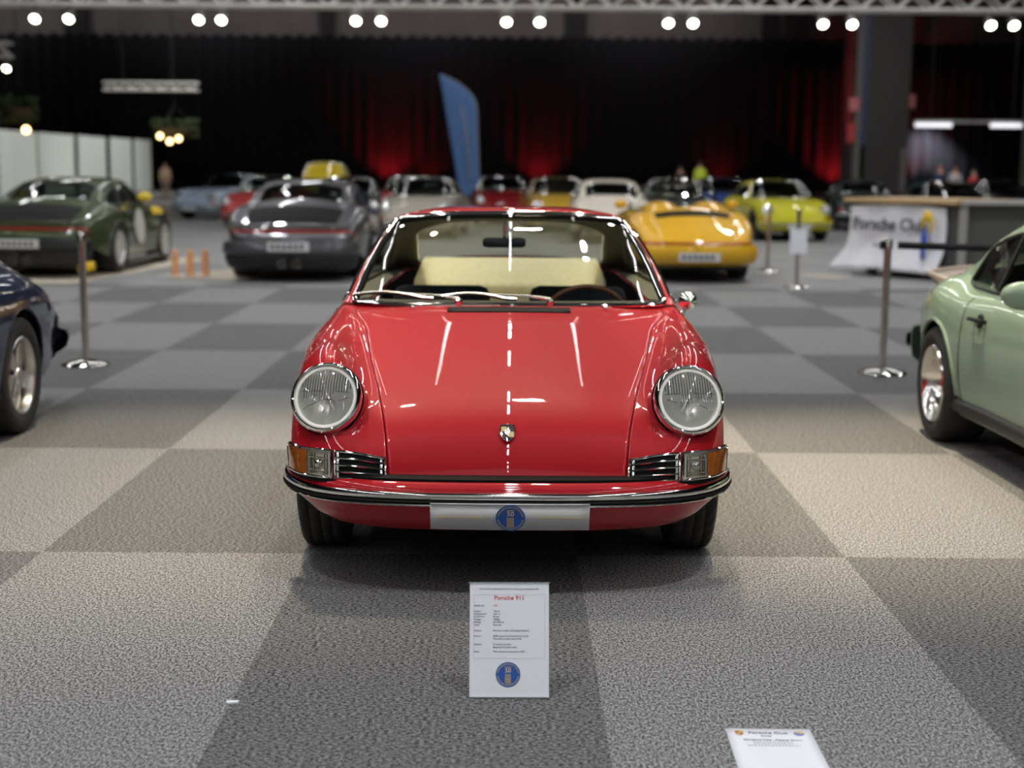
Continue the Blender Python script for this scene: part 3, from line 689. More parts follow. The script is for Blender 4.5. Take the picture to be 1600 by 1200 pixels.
def seam(B, pts, root, s, name='door_seam', r=.0035, m=None, off=0.):
    P = [Vector((B.pt(a, b) + B.nrm([a], np.array([b]))[0, 0] * off) * (MX if s < 0 else 1)) for a, b in pts]
    return MB().tube(P, r, 5).build(name, m or SEAL, root)
def plate(name, y, z0, z1, hw, root, facing, m=None, blue=False):
    p = box(name, -hw, hw, y - .006, y + .006, z0, z1, m or WHITEB, root)
    if facing < 0: return p
    mb = MB(); zc = (z0 + z1) / 2                     # unreadable registration: plain dark strokes
    for k in range(6):
        x = -hw * .72 + k * hw * .28; mb.box(x, x + hw * .16, y - .008, y + .008, zc - .028, zc + .028)
    mb.box(-hw * .72, hw * .84, y - .0075, y + .0075, zc - .030, zc - .026)
    mb.build('plate_lettering', INK, p, smooth=False)
    return p
def headlamps(root, c=(.615, .196, .651), R=.118, ring=CHROME):
    for s in (-1, 1):
        M = axis_M((c[0] * s, c[1], c[2]), (.13 * s, -.91, .385))
        h = MB().lathe([(R, -.10), (R * 1.01, -.02), (R * .97, .012), (R * .88, .012), (R * .87, 0)], 28, M).build('headlight', ring, root)
        MB().lathe([(R * .87, .003), (R * .5, .018), (.0005, .022)], 24, M).build('lens', mat('pale_lens', (.55, .56, .54), .12, .5, coat=1), h)
def classic_front(root, B, trim=CHROME, bump=None, plate_on=True):
    headlamps(root, ring=trim)
    edge_strip('front_bumper', B, 0, [(.03, .43), (.07, .41), (.075, .37), (.06, .30), (-.02, .21)], bump, root)
    edge_strip('bumper_strip', B, 0, [(.076, .385), (.086, .375), (.086, .345), (.076, .335)], trim, root)
    patch('turn_signal', B, .05, .95, 3.8, 6.1, .006, AMBER, root)
    if plate_on: plate('number_plate', -.035, .26, .36, .24, root, -1)
def classic_rear(root, B, bump, trim=CHROME, black=False, plate_z=(.44, .54)):
    edge_strip('rear_bumper', B, 14, [(.01, .48), (.07, .47), (.085, .43), (.07, .33), (-.05, .27)], bump, root)
    edge_strip('bumper_strip', B, 14, [(.086, .44), (.094, .43), (.094, .40), (.086, .39)], SEAL if black else trim, root)
    patch('tail_lamp', B, 12.75, 13.75, 4.0, 6.6, .008, TAIL, root)
    patch('engine_grille', B, 10.6, 11.5, 0, 1.3, .006, SEAL, root)
    plate('number_plate', 4.12, plate_z[0], plate_z[1], .24, root, 1)
def modern_rear(root, B, pm, low=BLACK, lip=None, bump=None):
    y = B.pt(14, 0)[1]
    patch('engine_grille', B, 10.75, 12.05, 0, 2.2, .008, SEAL, root)
    vv = np.linspace(0, 5.0, 14); P = B.at([12.3], vv)[0]; L = [Vector(p + np.array([0, .03, .035])) for p in P]
    L = [Vector((-p[0], p[1], p[2])) for p in L[::-1]][:-1] + L
    MB().tube(L, .030, 8, sq=.6).build('tail_spoiler', lip or pm, root)
    patch('light_bar', B, 12.62, 12.82, 0, 7.2, .010, TAIL, root, nv=20)
    edge_strip('rear_bumper', B, 14, [(.01, .52), (.08, .50), (.10, .42), (.10, .38), (.07, .34)], bump or pm, root)
    edge_strip('diffuser', B, 14, [(.07, .36), (.075, .30), (.03, .19), (-.10, .13)], low, root)
    plate('number_plate', y + .11, .40, .515, .26, root, 1)
    for s in (-1, 1):
        MB().lathe([(.048, -.1), (.050, .02), (.042, .02), (.040, -.08), (.0005, -.08)], 16, Matrix.Translation((s * .09, y + .07, .24)) @ Matrix.Rotation(-PI / 2, 4, 'X')).build('exhaust_pipe', STEEL, root)

def modern_b(x, y, z):
    r = min(1, max(0, (y - 2.2) / 1.2))
    return (x * (1.11 + .045 * r), y * 1.075, z * (1.02 + .10 * r * (1 if z > .5 else .2)))
def modern_c(x, y, z):
    return (x * 1.10, y * 1.075 + .02, .87 + (z - .87) * 1.0 + (.035 if y < 3.2 else .07))
MOD = dict(warp_b=modern_b, warp_c=modern_c, style='modern', ax=(AXF * 1.075, AXR * 1.075), wheel_r=.342, wheel_w=(.25, .30), track=(.755, .765), arch_pad=.03, wheel='multi', glassm=GLASSD)
def sc_b(x, y, z):
    r = math.exp(-((y - 2.96) / .55) ** 2); q = math.exp(-((y - .75) / .5) ** 2) * .5
    return (x * (1 + .075 * r * min(1, max(0, (x - .55) / .2)) * (1 if z > .3 else .6) + .05 * q), y, z)

# ------------------------------------------------------------------ the hall
def carpet_mat():
    m = mat('needle_carpet', (.2, .2, .2), .95, spec=.15); nt, N, L, b = nodes(m)
    tc = N.new('ShaderNodeTexCoord')
    mp = N.new('ShaderNodeMapping'); mp.inputs['Location'].default_value = (1.745 / .996 + 100, -5.132 / 1.97 + 102, 0); mp.inputs['Scale'].default_value = (1 / .996, 1 / 1.97, 1)
    L.new(tc.outputs['Object'], mp.inputs[0])
    ck = N.new('ShaderNodeTexChecker'); ck.inputs['Scale'].default_value = 1.0
    ad = N.new('ShaderNodeVectorMath'); ad.operation = 'ADD'; ad.inputs[1].default_value = (0, 0, .5); L.new(mp.outputs[0], ad.inputs[0])
    L.new(ad.outputs[0], ck.inputs['Vector'])
    def nz(scale, st):                                # fibres of the needle felt, lying along the tile
        a = N.new('ShaderNodeMapping'); a.inputs['Scale'].default_value = st; L.new(tc.outputs['Object'], a.inputs[0])
        n = N.new('ShaderNodeTexNoise'); n.inputs['Scale'].default_value = scale; n.inputs['Detail'].default_value = 3.0; n.inputs['Roughness'].default_value = .85
        L.new(a.outputs[0], n.inputs['Vector']); return n
    n1, n2 = nz(140, (1, .6, 1)), nz(140, (.6, 1, 1))
    mx = N.new('ShaderNodeMix'); mx.data_type = 'FLOAT'; L.new(ck.outputs['Fac'], mx.inputs[0]); L.new(n2.outputs['Fac'], mx.inputs[2]); L.new(n1.outputs['Fac'], mx.inputs[3])
    def ramp(c1, c2):
        r = N.new('ShaderNodeValToRGB'); r.color_ramp.elements[0].position = .43; r.color_ramp.elements[1].position = .59
        r.color_ramp.elements[0].color = (*c1, 1); r.color_ramp.elements[1].color = (*c2, 1); L.new(mx.outputs[0], r.inputs[0]); return r
    ra = ramp((.018, .018, .019), (.272, .270, .265)); rb = ramp((.045, .045, .045), (.420, .416, .408))
    mc = N.new('ShaderNodeMix'); mc.data_type = 'RGBA'; L.new(ck.outputs['Fac'], mc.inputs[0]); L.new(ra.outputs[0], mc.inputs[6]); L.new(rb.outputs[0], mc.inputs[7])
    L.new(mc.outputs[2], b.inputs['Base Color'])
    bp = N.new('ShaderNodeBump'); bp.inputs['Strength'].default_value = .08; bp.inputs['Distance'].default_value = .003
    L.new(mx.outputs[0], bp.inputs['Height']); L.new(bp.outputs[0], b.inputs['Normal'])
    return m
S = lambda o: tag(o, kind='structure')
S(box('floor', -60, 60, -30, 99, -.20, -.012, noise_mat('concrete', (.20, .20, .20), (.25, .25, .245), 1.2, .5), None))
S(box('floor_carpet', -16, 16, -29, 17.4, -.012, 0, carpet_mat(), None))
S(box('ceiling', -60, 60, -30, 99, 16, 16.2, mat('ceiling_dark', (.055, .055, .058), .9), None))
S(box('wall_front', -60, 60, -30.5, -30, 0, 16, mat('front_wall', (.30, .30, .30), .8), None))
wallm = noise_mat('hall_wall', (.13, .115, .115), (.16, .145, .145), .5, .8)
S(box('wall_back', -60, 60, 98.5, 99, 0, 16, wallm, None))
S(box('wall_left', -60.5, -60, -30, 99, 0, 16, mat('side_wall', (.05, .05, .05), .9), None))
S(box('wall_right', 60, 60.5, -30, 99, 0, 16, mat('side_wall', (.05, .05, .05), .9), None))
for i, (x, wd) in enumerate(((-29.5, 1.6), (-12.6, 1.0), (4.2, 1.4), (17.2, 1.0), (19.0, 1.6))):
    S(box('trim_%d' % (i + 1), x - wd / 2, x + wd / 2, 98.1, 98.5, 0, 16, mat('wall_post', (.02, .02, .022), .8), None))
for i, (x0, x1) in enumerate(((20.2, 22.2), (25.4, 27.6))):
    S(box('trim_%d' % (i + 6), x0, x1, 97.6, 98.5, 9.9, 16, mat('brown_panel', (.075, .045, .045), .8), None))
def drape(label, x0, x1, y, z0, z1, amp=.16, per=.9):
    n = int((x1 - x0) * 12); xs = np.linspace(x0, x1, n); r = np.random.RandomState(int(abs(x0) * 10))
    ph = np.cumsum(r.uniform(.7, 1.3, n)) * (x1 - x0) / n * 2 * PI / per
    sc_ = np.interp(xs, np.linspace(x0, x1, 40), r.uniform(.5, 1.2, 40))
    G = np.array([[(x, y + amp * s_ * math.sin(p) * (.75 + .25 * (1 - k)), z0 + (z1 - z0) * k - (.10 * (1 - math.cos(p)) if k == 1 else 0)) for x, p, s_ in zip(xs, ph, sc_)] for k in (0, .25, .5, .75, 1)])
    o = MB().grid(G).build('stage_curtain', mat('black_velvet', (.011, .011, .013), .9, spec=.1, sheen=.12), None, solid=.01)
    tag(o, label, 'curtain', 'black stage curtains along the far wall')
    return o
drape('long black curtain behind the white panels and the blue flag', -42, 21.6, 95, 0, 10.05)
drape('black curtain to the right of the dark pillar, lit by a bright batten', 25.0, 42, 95.6, 0, 9.9)
# dark pillar with a blue strip and red signs
pr = empty('hall_pillar', (19.0, 66, 0), label='dark square pillar with a blue stripe standing before the curtain', cat='pillar')
def pbox(n, a, m, par, **k): return box(n, *a, m, par, **k)
pbox('shaft', (-3.15, -1.62, 0, 1.6, 0, 16), mat('pillar_dark', (.022, .022, .022), .6), pr) if False else None
pbox('shaft', (-2.9, -.95, 0, 1.6, 0, 15.99), mat('pillar_dark', (.026, .026, .026), .6), pr)
pbox('pale_edge', (-3.42, -3.14, -.05, .5, 0, 15.99), mat('pillar_grey', (.13, .125, .12), .7), pr)
pbox('blue_strip', (-3.14, -2.88, -.04, .4, 2.6, 15.99), mat('pillar_blue', (.016, .028, .085), .5), pr)
pbox('sign_box', (-3.75, -3.30, -.25, -.06, 4.15, 4.75), mat('pink_sign', (.55, .16, .17), .5), pr)
pbox('alarm_box', (-3.80, -3.45, -.3, -.06, 2.75, 3.6), mat('red_sign', (.42, .03, .03), .5), pr)
pbox('small_sign', (-1.03, -.75, -.25, -.01, 4.3, 4.9), mat('pink_dim', (.28, .08, .08), .5), pr)
pbox('conduit', (-1.25, -1.02, -.12, -.01, 0, 2.5), mat('pillar_grey', (.13, .125, .12), .7), pr)
p2 = empty('hall_post', (22.65, 62, 0), label='pale grey post at the right end of the hanging light batten', cat='post')
pbox('shaft', (-.42, .6, 0, 1, 0, 15.99), mat('post_grey', (.13, .12, .105), .7), p2)

# --- truss with lamp pairs
TY = 35.
def truss(name, label, x0, x1, y, z, hgt, m, drops, rad=.028, ztop=15.99):
    t = empty(name, ((x0 + x1) / 2, y, z), 0, label=label, cat='truss')
    L = (x1 - x0) / 2; q = hgt
    for dy in (-q / 2, q / 2):
        for dz in (0, q): MB().tube([(-L, dy, dz), (L, dy, dz)], rad, 8).build('chord', m, t)
    n = max(2, int(2 * L / (q * 1.0))); lt = MB()
    for k in range(n):
        a, b = -L + 2 * L * k / n, -L + 2 * L * (k + 1) / n
        if k % 2: a, b = b, a
        for dy in (-q / 2, q / 2): lt.tube([(a, dy, 0), (b, dy, q)], rad * .6, 6)
        for dz in (0, q): lt.tube([(a, -q / 2, dz), (b, q / 2, dz)], rad * .6, 6)
    lt.build('lattice', m, t)
    for x in drops: MB().tube([(x - t.location.x, 0, q), (x - t.location.x, 0, ztop - z)], .02, 6).build('hoist_cable', BLACK, t)
    return t
ALU = mat('truss_aluminium', (.74, .72, .68), .45, .35)
truss('lighting_truss', 'long aluminium lighting truss carrying seven pairs of lit lamps', -15.5, 15.5, TY, 5.24, .42, ALU, (-13.5, -8, -1.3, 1.3, 8, 13.5), rad=.052)
ORD = ['first', 'second', 'third', 'fourth', 'fifth', 'sixth', 'seventh']
def spotlight(x, y, ztop, label, tilt, group, sc=1.):
    r = empty('spotlight', (x, y, ztop), 0, label=label, cat='spotlight', group=group)
    MB().tube([(-.14 * sc, 0, -.24 * sc), (-.14 * sc, 0, -.06 * sc), (0, 0, -.02), (.14 * sc, 0, -.06 * sc), (.14 * sc, 0, -.24 * sc)], .013, 6).build('yoke', STEEL, r)
    box('clamp', -.025, .025, -.02, .045, -.03, .0276 if y < 40 else .0346, STEEL, r)
    M = Matrix.Translation((0, 0, -.24 * sc)) @ Matrix.Rotation(tilt, 4, 'X')
    MB().lathe([(.0005, .20 * sc), (.08 * sc, .19 * sc), (.115 * sc, .10 * sc), (.13 * sc, -.10 * sc), (.13 * sc, -.16 * sc), (.122 * sc, -.16 * sc), (.12 * sc, -.08 * sc)], 24, M).build('lamp_can', mat('lamp_housing', (.45, .44, .42), .35, .8), r)
    MB().lathe([(.121 * sc, -.13 * sc), (.06 * sc, -.145 * sc), (.0005, -.15 * sc)], 20, M).build('lamp_lens', LAMPLIT, r)
    return r
for i, (pa, pb) in enumerate(((79, 130), (326, 360), (563, 601), (790, 840), (1034, 1071), (1267, 1311), (1520, 1555))):
    for s, px in (('left', pa), ('right', pb)):
        spotlight((px - 802) * TY / 2218, TY - .24, 5.16, '%s lamp of the %s lit pair from the left end of the truss' % (s, ORD[i]), -math.radians(52), 'lamps hanging under the long truss', .85)
# ceiling tube rows, running along the hall
def tube_row(x, z, y0, y1, where):
    r = empty('tube_light_row', (x, (y0 + y1) / 2, z), 0, label='row of white tube lamps under the ceiling %s' % where, cat='light', group='rows of ceiling tubes')
    L = (y1 - y0) / 2
    box('trunking', -.05, .05, -L, L, .05, .12, mat('white_enamel', (.6, .6, .6), .4), r)
    for y in np.arange(-L, L, 15.): MB().tube([(0, y, .12), (0, y, 15.99 - z)], .008, 4).build('hanger', BLACK, r)
    n = int((y1 - y0) / 2.4); src = None
    for k in range(n):
        if k % 5 in (1, 4) and x == 0: continue
        if src is None: src = o = MB().tube([(0, -.85, 0), (0, .85, 0)], .055, 8).build('tube_lamp', TUBE, r)
        else: o = src.copy(); C.objects.link(o); o.parent = r
        o.location = (0, -L + (k + .5) * 2.4, 0)
for x, wn in ((0., 'above the middle aisle'), (-5.6, 'left of the middle row'), (5.6, 'right of the middle row'), (-12., 'far left'), (12., 'far right')):
    tube_row(x, 10.2, -22, 43, wn)
def led_line(x, z, y0, y1, label):
    r = empty('led_line', (x, y0, z), 0, label=label, cat='light', group='pair of slim led lines')
    box('profile', -.04, .04, 0, y1 - y0, .03, .09, mat('white_enamel', (.6, .6, .6), .4), r)
    MB().tube([(0, .02, .02), (0, y1 - y0 - .02, .02)], .022, 8).build('led_strip', mat('led_white', (1, 1, 1), .5, emit=7, emit_col=(1, .99, .97)), r)
    for y in np.arange(.5, y1 - y0, 4.): MB().tube([(0, y, .09), (0, y, 15.99 - z)], .006, 4).build('hanger', BLACK, r)
led_line(-1.3, 8.9, 11.4, 24., 'slim led line hanging high above the aisle, on the side of the dark green car')
led_line(1.3, 8.9, 11.4, 24., 'slim led line hanging high above the aisle, on the side of the yellow speedster')

# --- hanging battens, planters
b = truss('hanging_batten', 'short grey truss hanging before the curtain above the glowing planter', -17.0, -13.1, 60, 4.55, .30, ALU, (-16.2, -14.2), rad=.05)
def planter(x, y, z, label, R, bulbs, hang):
    r = empty('hanging_planter', (x, y, z), 0, label=label, cat='planter', group='hanging planters with bulbs')
    MB().lathe([(R * .55, -.1), (R * .8, -.22), (R * .95, 0), (R * .9, .05), (R * .5, 0)], 32).build('basket', mat('wicker', (.05, .035, .02), .8), r)
    rr = random.Random(int(x * 10)); lf = MB()
    for k in range(420):
        a = rr.uniform(0, 2 * PI); q = R * math.sqrt(rr.uniform(.05, 1)); h = rr.uniform(-.40, .42); s = rr.uniform(.06, .13)
        T = Matrix.Translation((q * math.cos(a), q * math.sin(a), h)) @ Euler((rr.uniform(-1, 1), rr.uniform(-1, 1), a)).to_matrix().to_4x4()
        lf.add([T @ Vector(p) for p in ((-s, 0, 0), (0, -s * .45, .02), (s, 0, 0), (0, s * .45, .02))], [(0, 1, 2, 3)])
    lf.build('foliage', mat('leaf_green', (.05, .075, .02), .7), r, smooth=False)
    for bx, bz in bulbs:
        c_ = MB().tube([(bx, -R * .97, 0), (bx, -R * .97, bz)], .012, 5).build('bulb_cord', BLACK, r)
        MB().ball((bx, -R * .97, bz - .10), .115, 8).build('bulb', BULB, c_)
    for a in (0, 2.1, 4.2): MB().tube([(R * .9 * math.cos(a), R * .9 * math.sin(a), 0), (0, 0, 1.0)], .012, 5).build('chain', BLACK, r)
    MB().tube([(0, 0, 1.0), (0, 0, hang)], .02, 5).build('cable', BLACK, r)
    return r
planter(-14.45, 61.5, 3.02, 'round hanging planter with three glowing bulbs', .98, ((-.42, -.22), (-.02, -.44), (.36, -.32)), 12.9)
planter(-15.6, 45.5, 3.15, 'hanging planter partly hidden behind the white panels', .60, ((.40, -.52),), 12.8)
truss('hanging_batten', 'grey truss end hanging at the left edge above a planter', -19.0, -15.6, 45, 4.75, .42, ALU, (-16.0,), rad=.05)
spotlight(-16.1, 44.7, 4.66, 'left of the two lamps under the truss end above the planter', -math.radians(50), 'lamps under the left truss end', .85)
spotlight(-15.62, 44.7, 4.66, 'right of the two lamps under the truss end above the planter', -math.radians(50), 'lamps under the left truss end', .85)
lb = empty('light_batten', (23.4, 70, 0), label='bright white batten light hanging before the right curtain', cat='light')
box('housing', -4.0, 1.4, -.1, .1, 3.78, 3.92, mat('white_enamel', (.6, .6, .6), .4), lb)
for x0, x1 in ((-3.95, -2.2), (-.3, 1.2)): MB().tube([(x0, -.12, 3.68), (x1, -.12, 3.68)], .10, 8).build('tube_lamp', mat('batten_lamp', (1, 1, 1), .5, emit=1.0, emit_col=(.8, .8, .85)), lb)
for x in (-3.2, .8): MB().tube([(x, 0, 3.9), (x, 0, 15.99)], .02, 5).build('cable', BLACK, lb)
spot((27.2, 93.5, 5.0), (27.2, 95.8, .5), 2500, 95, (.85, .87, 1), .9, .2)

# --- white exhibition panels on the left
for k, (x0, y0, x1, y1) in enumerate(((-21.9, 60.5, -22.05, 66.5), (-21.85, 66.3, -22.0, 72.0), (-21.7, 71.8, -21.85, 77.0), (-21.5, 76.8, -21.6, 81.2), (-21.3, 81.0, -21.35, 84.5))):
    r = empty('exhibition_panel', (x0, y0, 0), math.atan2(y1 - y0, x1 - x0), label='tall white panel, %s of five going back behind the green race car' % ORD[k], cat='panel', group='white exhibition panels')
    L = math.hypot(x1 - x0, y1 - y0)
    box('board', 0, L, -.03, .03, .04, 2.95, mat('panel_white', (.78, .78, .74), .5), r)
    for x in (.02, L - .06): box('upright', x, x + .05, .03, .08, 0, 2.94, mat('panel_white', (.78, .78, .74), .5), r)
box_ = empty('roll_up_banner', (-14.3, 40, 0), label='pale banner with a violet edge at the far left, before the white panels', cat='banner')
box('banner_sheet', -1.2, -.02, -.01, .01, .05, 3.35, mat('banner_white', (.66, .66, .70), .5), box_); box('banner_stripe', -.26, -.20, -.02, -.012, .6, 2.9, mat('violet', (.25, .22, .55), .5), box_)
box('banner_foot', -1.2, 0, -.2, .2, 0, .06, STEEL, box_)
# --- feather flag
ff = empty('feather_flag', (-1.75, 45.5, 0), label='tall blue feather flag behind the row of cars', cat='flag')
pts = []
zt, zb_ = 4.35, .55
for k in np.linspace(0, 1, 24): pts.append((k, None))
R_ = []
for k in np.linspace(0, 1, 30):
    z = zb_ + (zt - zb_) * k; xl = .06 - .66 * k; xr = .68 - .14 * k if k < .7 else .582 - .05 * (k - .7) - 1.08 * ((k - .7) / .3) ** 2.4
    R_.append((xl, max(xr, xl + .02), z))
G = np.array([[(xl + (xr - xl) * q, .05 * math.sin(q * 3 + z), z) for q in np.linspace(0, 1, 9)] for xl, xr, z in R_])
MB().grid(G).build('flag_cloth', mat('flag_blue', (.13, .27, .58), .7), ff, solid=.006)
MB().tube([(a[0] , 0.02, a[2]) for a in [(.70, 0, 0), (.70, 0, .5)] ] + [(xr + .01, .02, z) for xl, xr, z in R_], .018, 6).build('flag_pole', STEEL, ff)
MB().lathe([(.25, 0), (.25, .04), (.05, .06), (.0005, .06)], 20, Matrix.Translation((.70, .02, 0))).build('flag_base', BLACK, ff)
mk = MB(); rr = random.Random(3)                       # vertical lettering, too blurred to read: plain pale strokes
for k in range(20):
    z = 1.1 + k * .115; x = .42 - .30 * (z - 1.1) / 2.35; q = rr.uniform(.05, .085); y = -.055
    mk.box(x - q, x + q, y - .004, y + .002, z, z + .045); mk.box(x - q, x - q + .03, y - .004, y + .002, z, z + .09)
mk.build('flag_marks', mat('flag_pale', (.42, .45, .50), .7), ff, smooth=False)

# --- stanchions
def stanchion(x, y, label, belt=None, card=False, h=.96):
    r = empty('stanchion', (x, y, 0), 0, label=label, cat='stanchion', group='polished steel belt stanchions')
    MB().lathe([(.165, 0), (.17, .008), (.16, .018), (.09, .032), (.04, .045), (.0005, .045)], 36).build('base', CHROME if True else STEEL, r)
    MB().lathe([(.026, .03), (.026, h - .07)], 20).build('pole', mat('polished_steel', (.70, .66, .60), .14, 1), r)
    MB().lathe([(.030, h - .08), (.031, h - .01), (.025, h), (.0005, h)], 20).build('belt_head', STEEL, r)
    if belt:
        bx, by = belt
        MB().box(-.055, -.030, -.012, .012, h - .075, h - .02).build('belt_clip', BLACK, r, smooth=False)
        d = Vector((bx - x, by - y, 0)); L = d.length; n_ = 10
        G = np.array([[(d.x * q, d.y * q, h - .022 - .05 * dz - .03 * math.sin(PI * q)) for q in np.linspace(.02, 1, n_)] for dz in (0, 1)])
        MB().grid(G).build('belt', BLACK, r, solid=.003)
    if card:
        box('notice_card', -.105, .105, -.036, -.030, .42, .72, WHITE, r)
    return r
stanchion(-3.075, 10.15, 'steel stanchion behind the tail of the dark blue car')
stanchion(2.632, 10.0, 'steel stanchion with a black belt, behind the pale green car', belt=(6.2, 10.1))
stanchion(3.62, 20.2, 'steel stanchion between the yellow convertible and the lime car')
stanchion(3.50, 17.5, 'steel stanchion with a white card in front of the lime car', card=True)

# --- counter with the draped banner
ct = empty('display_counter', (4.72, 20.3, 0), 0, label='grey bar counter with a pale wooden edge, at the right behind the stanchion', cat='counter')
A, Bc = Vector((.10, .05, 0)), Vector((1.15, -1.45, 0)); dx = (Bc - A).normalized(); L1 = (Bc - A).length
Mx = frame_M(A, dx, (-dx.y, dx.x, 0))
gr = mat('counter_grey', (.085, .085, .08), .6); oak = mat('oak_edge', (.50, .34, .18), .5)
Bx = MB().box(0, L1, 0, 1.1, .16, 1.0, Mx); Bx.build('end_cabinet', mat('cabinet_dark', (.06, .06, .06), .6), ct, smooth=False)
box('front_panel', Bc.x + .06, Bc.x + 4.6, Bc.y + .05, Bc.y + .12, .18, 1.0, gr, ct)
box('counter_top', Bc.x - .05, Bc.x + 4.65, Bc.y - .05, Bc.y + .75, 1.0, 1.055, mat('counter_white', (.42, .41, .39), .4), ct)
MB().box(-.08, L1 + .05, -.10, 1.2, 1.0, 1.06, Mx).build('wooden_top', oak, ct, smooth=False)
box('corner_post', Bc.x + .01, Bc.x + .12, Bc.y - .02, Bc.y + .06, .14, 1.0, mat('post_pale', (.33, .32, .30), .5), ct)
MB().box(.05, .22, -.012, .0, .3, .95, Mx).build('wooden_panel', oak, ct, smooth=False)
for y in (-.05, .45): box('skid', Bc.x - .1, Bc.x + 4.6, Bc.y + y, Bc.y + y + .12, 0, .14, mat('skid_white', (.45, .45, .45), .5), ct)
for t_ in (.2, L1 - .2): MB().box(t_ - .06, t_ + .06, .2, .3, 0, .17, Mx).build('foot', BLACK, ct, smooth=False)
bn = empty('club_banner', (4.72, 20.3, 0), 0, label='white cloth banner with yellow and blue emblem draped over the counter end', cat='banner')
n1, n2 = 30, 16
G = np.zeros((n2, n1, 3))
for j in range(n2):
    k = j / (n2 - 1)
    for i in range(n1):
        q = i / (n1 - 1); t_ = .02 + q * (L1 * .90) + (-.16 * (1 - q) + .02 * q) * max(0, k - .62) / .38 + .02 * math.sin(k * 4)
        out = -.05 - .10 * k ** 2 - (.10 * max(0, k - .7) / .3) - .035 * math.sin(q * 17 + 2 * k) * (.3 + k)
        p = Mx @ Vector((t_, out, .940 - .88 * k + .04 * math.sin(q * 3.1))); G[j, i] = p
MB().grid(G).build('banner_cloth', mat('banner_cloth', (.68, .68, .72), .7), bn, solid=.004)
def on_banner(x, z, o=-.19): return Mx @ Matrix.Translation((x, o, z)) @ Matrix.Rotation(PI / 2, 4, 'X')
text('lettering', 'Porsche Club', .235, on_banner(.14, .70, -.125), mat('banner_ink', (.06, .06, .065), .6), bn, ext=.003, bold=.006)
text('small_lettering', 'Sverige', .085, on_banner(.55, .42, -.17), mat('banner_ink', (.10, .10, .11), .6), bn, ext=.003)
yel = mat('emblem_yellow', (.75, .47, .03), .5); blu = mat('emblem_blue', (.04, .09, .45), .5)
def swoosh(a0, a1, cx, cz, R0, R1, m, o):
    V = []; n_ = 16
    for k in range(n_ + 1):
        a = a0 + (a1 - a0) * k / n_; wv = math.sin(PI * k / n_) * .6 + .4
        for r in (R0, R0 + (R1 - R0) * wv): V.append((cx + r * math.cos(a) * .62, cz + r * math.sin(a) * 1.25))
    T = on_banner(0, 0, o)
    G = np.array([[tuple(T @ Vector((V[2 * k + j][0], V[2 * k + j][1], 0))) for j in (0, 1)] for k in range(n_ + 1)])
    return MB().grid(G).build('emblem_arc', m, bn, solid=.004)
swoosh(-.3, PI * .95, L1 * .80, .66, .085, .21, yel, -.17); swoosh(PI * .80, PI * 1.5, L1 * .82, .60, .02, .19, blu, -.19); swoosh(PI * 1.35, PI * 1.75, L1 * .78, .52, .02, .22, blu, -.20)

# --- floor strips, posts, scrap
for i, a in enumerate((((-9.0, 17.42), (-6.4, 22.6), (-4.75, 22.6), (-5.45, 17.42)), ((-4.7, 18.9), (-3.3, 21.5), (-2.9, 21.3), (-3.5, 18.2)))):
    o = MB().prism([(x, y) for x, y in a], .003, Matrix.Translation((0, 0, -.012))).build('floor_mat', mat('beige_mat', (.50, .44, .34), .8), None, smooth=False)
    tag(o, ('long beige mat strip running beside the dark green race car', 'short beige mat strip between the two modern cars')[i], 'mat', 'beige mat strips')
o = MB().prism([(3.95, 19.9), (4.35, 19.3), (4.62, 19.35), (4.2, 20.0)], .012, Matrix.Translation((0, 0, -.012))).build('floor_mat', mat('beige_mat', (.50, .44, .34), .8), None, smooth=False)
tag(o, 'small beige mat between the stanchions and the counter', 'mat')
for k, x in enumerate((-4.42, -4.24, -4.06)):
    r = empty('marker_post', (x, 18.6 + .08 * k, -.012), 0, label='peach orange marker post on the floor, %s of three by the grey car' % ('left one', 'middle one', 'right one')[k], cat='post', group='orange marker posts')
    MB().lathe([(.055, 0), (.05, .03), (.045, .30), (.03, .36), (.0005, .37)], 16).build('post_body', mat('peach_orange', (.72, .34, .15), .5), r)
    MB().lathe([(.07, 0), (.07, .02), (.05, .03)], 16).build('post_foot', mat('peach_pale', (.62, .48, .36), .5), r)
o = MB().box(-.016, .016, -.007, .007, 0, .004, Matrix.Translation((-.744, 3.637, 0)) @ Matrix.Rotation(.1, 4, 'Z')).build('paper_scrap', WHITE, None, smooth=False)
tag(o, 'tiny white scrap of paper on the grey carpet', 'paper')

# --- info sign before the car
sg = empty('info_sign', (-.002, 3.683, 0), 0, label='white printed information sign in a clear acrylic stand before the red car', cat='sign')
W_, H_ = .216, .306
Ms = Matrix.Translation((0, 0, .004)) @ Matrix.Rotation(math.radians(74), 4, 'X') @ Matrix.Rotation(.004, 4, 'Z')
ac = glass('acrylic', (.95, .96, .97), 1.49)
MB().box(-W_ / 2, W_ / 2, 0, H_, .0005, .0025, Ms).build('paper_sheet', WHITE, sg, smooth=False)
MB().box(-W_ / 2 - .003, W_ / 2 + .003, -.003, H_ + .003, -.003, .0003, Ms).build('acrylic_back', ac, sg, smooth=False)
MB().box(-W_ / 2 - .003, W_ / 2 + .003, -.003, 0, -.003, .006, Ms).box(-W_ / 2 - .003, W_ / 2 + .003, H_, H_ + .003, -.003, .006, Ms).build('acrylic_edge', glass('acrylic_edge', (.8, .85, .85), 1.6, .05, .25), sg, smooth=False)
MB().box(-W_ / 2, W_ / 2, .004, .13, 0, .003, Matrix.Translation((0, 0, 0))).build('acrylic_foot', ac, sg, smooth=False)
def TS(fx, fy): return Ms @ Matrix.Translation((-W_ / 2 + fx * W_, H_ * (1 - fy), .0028))
text('heading', 'Porsche Club Sverige Festival & Porsche Parade Europe Gothenburg, 2025', .0054, TS(.5, .052), INK, sg, 'CENTER')
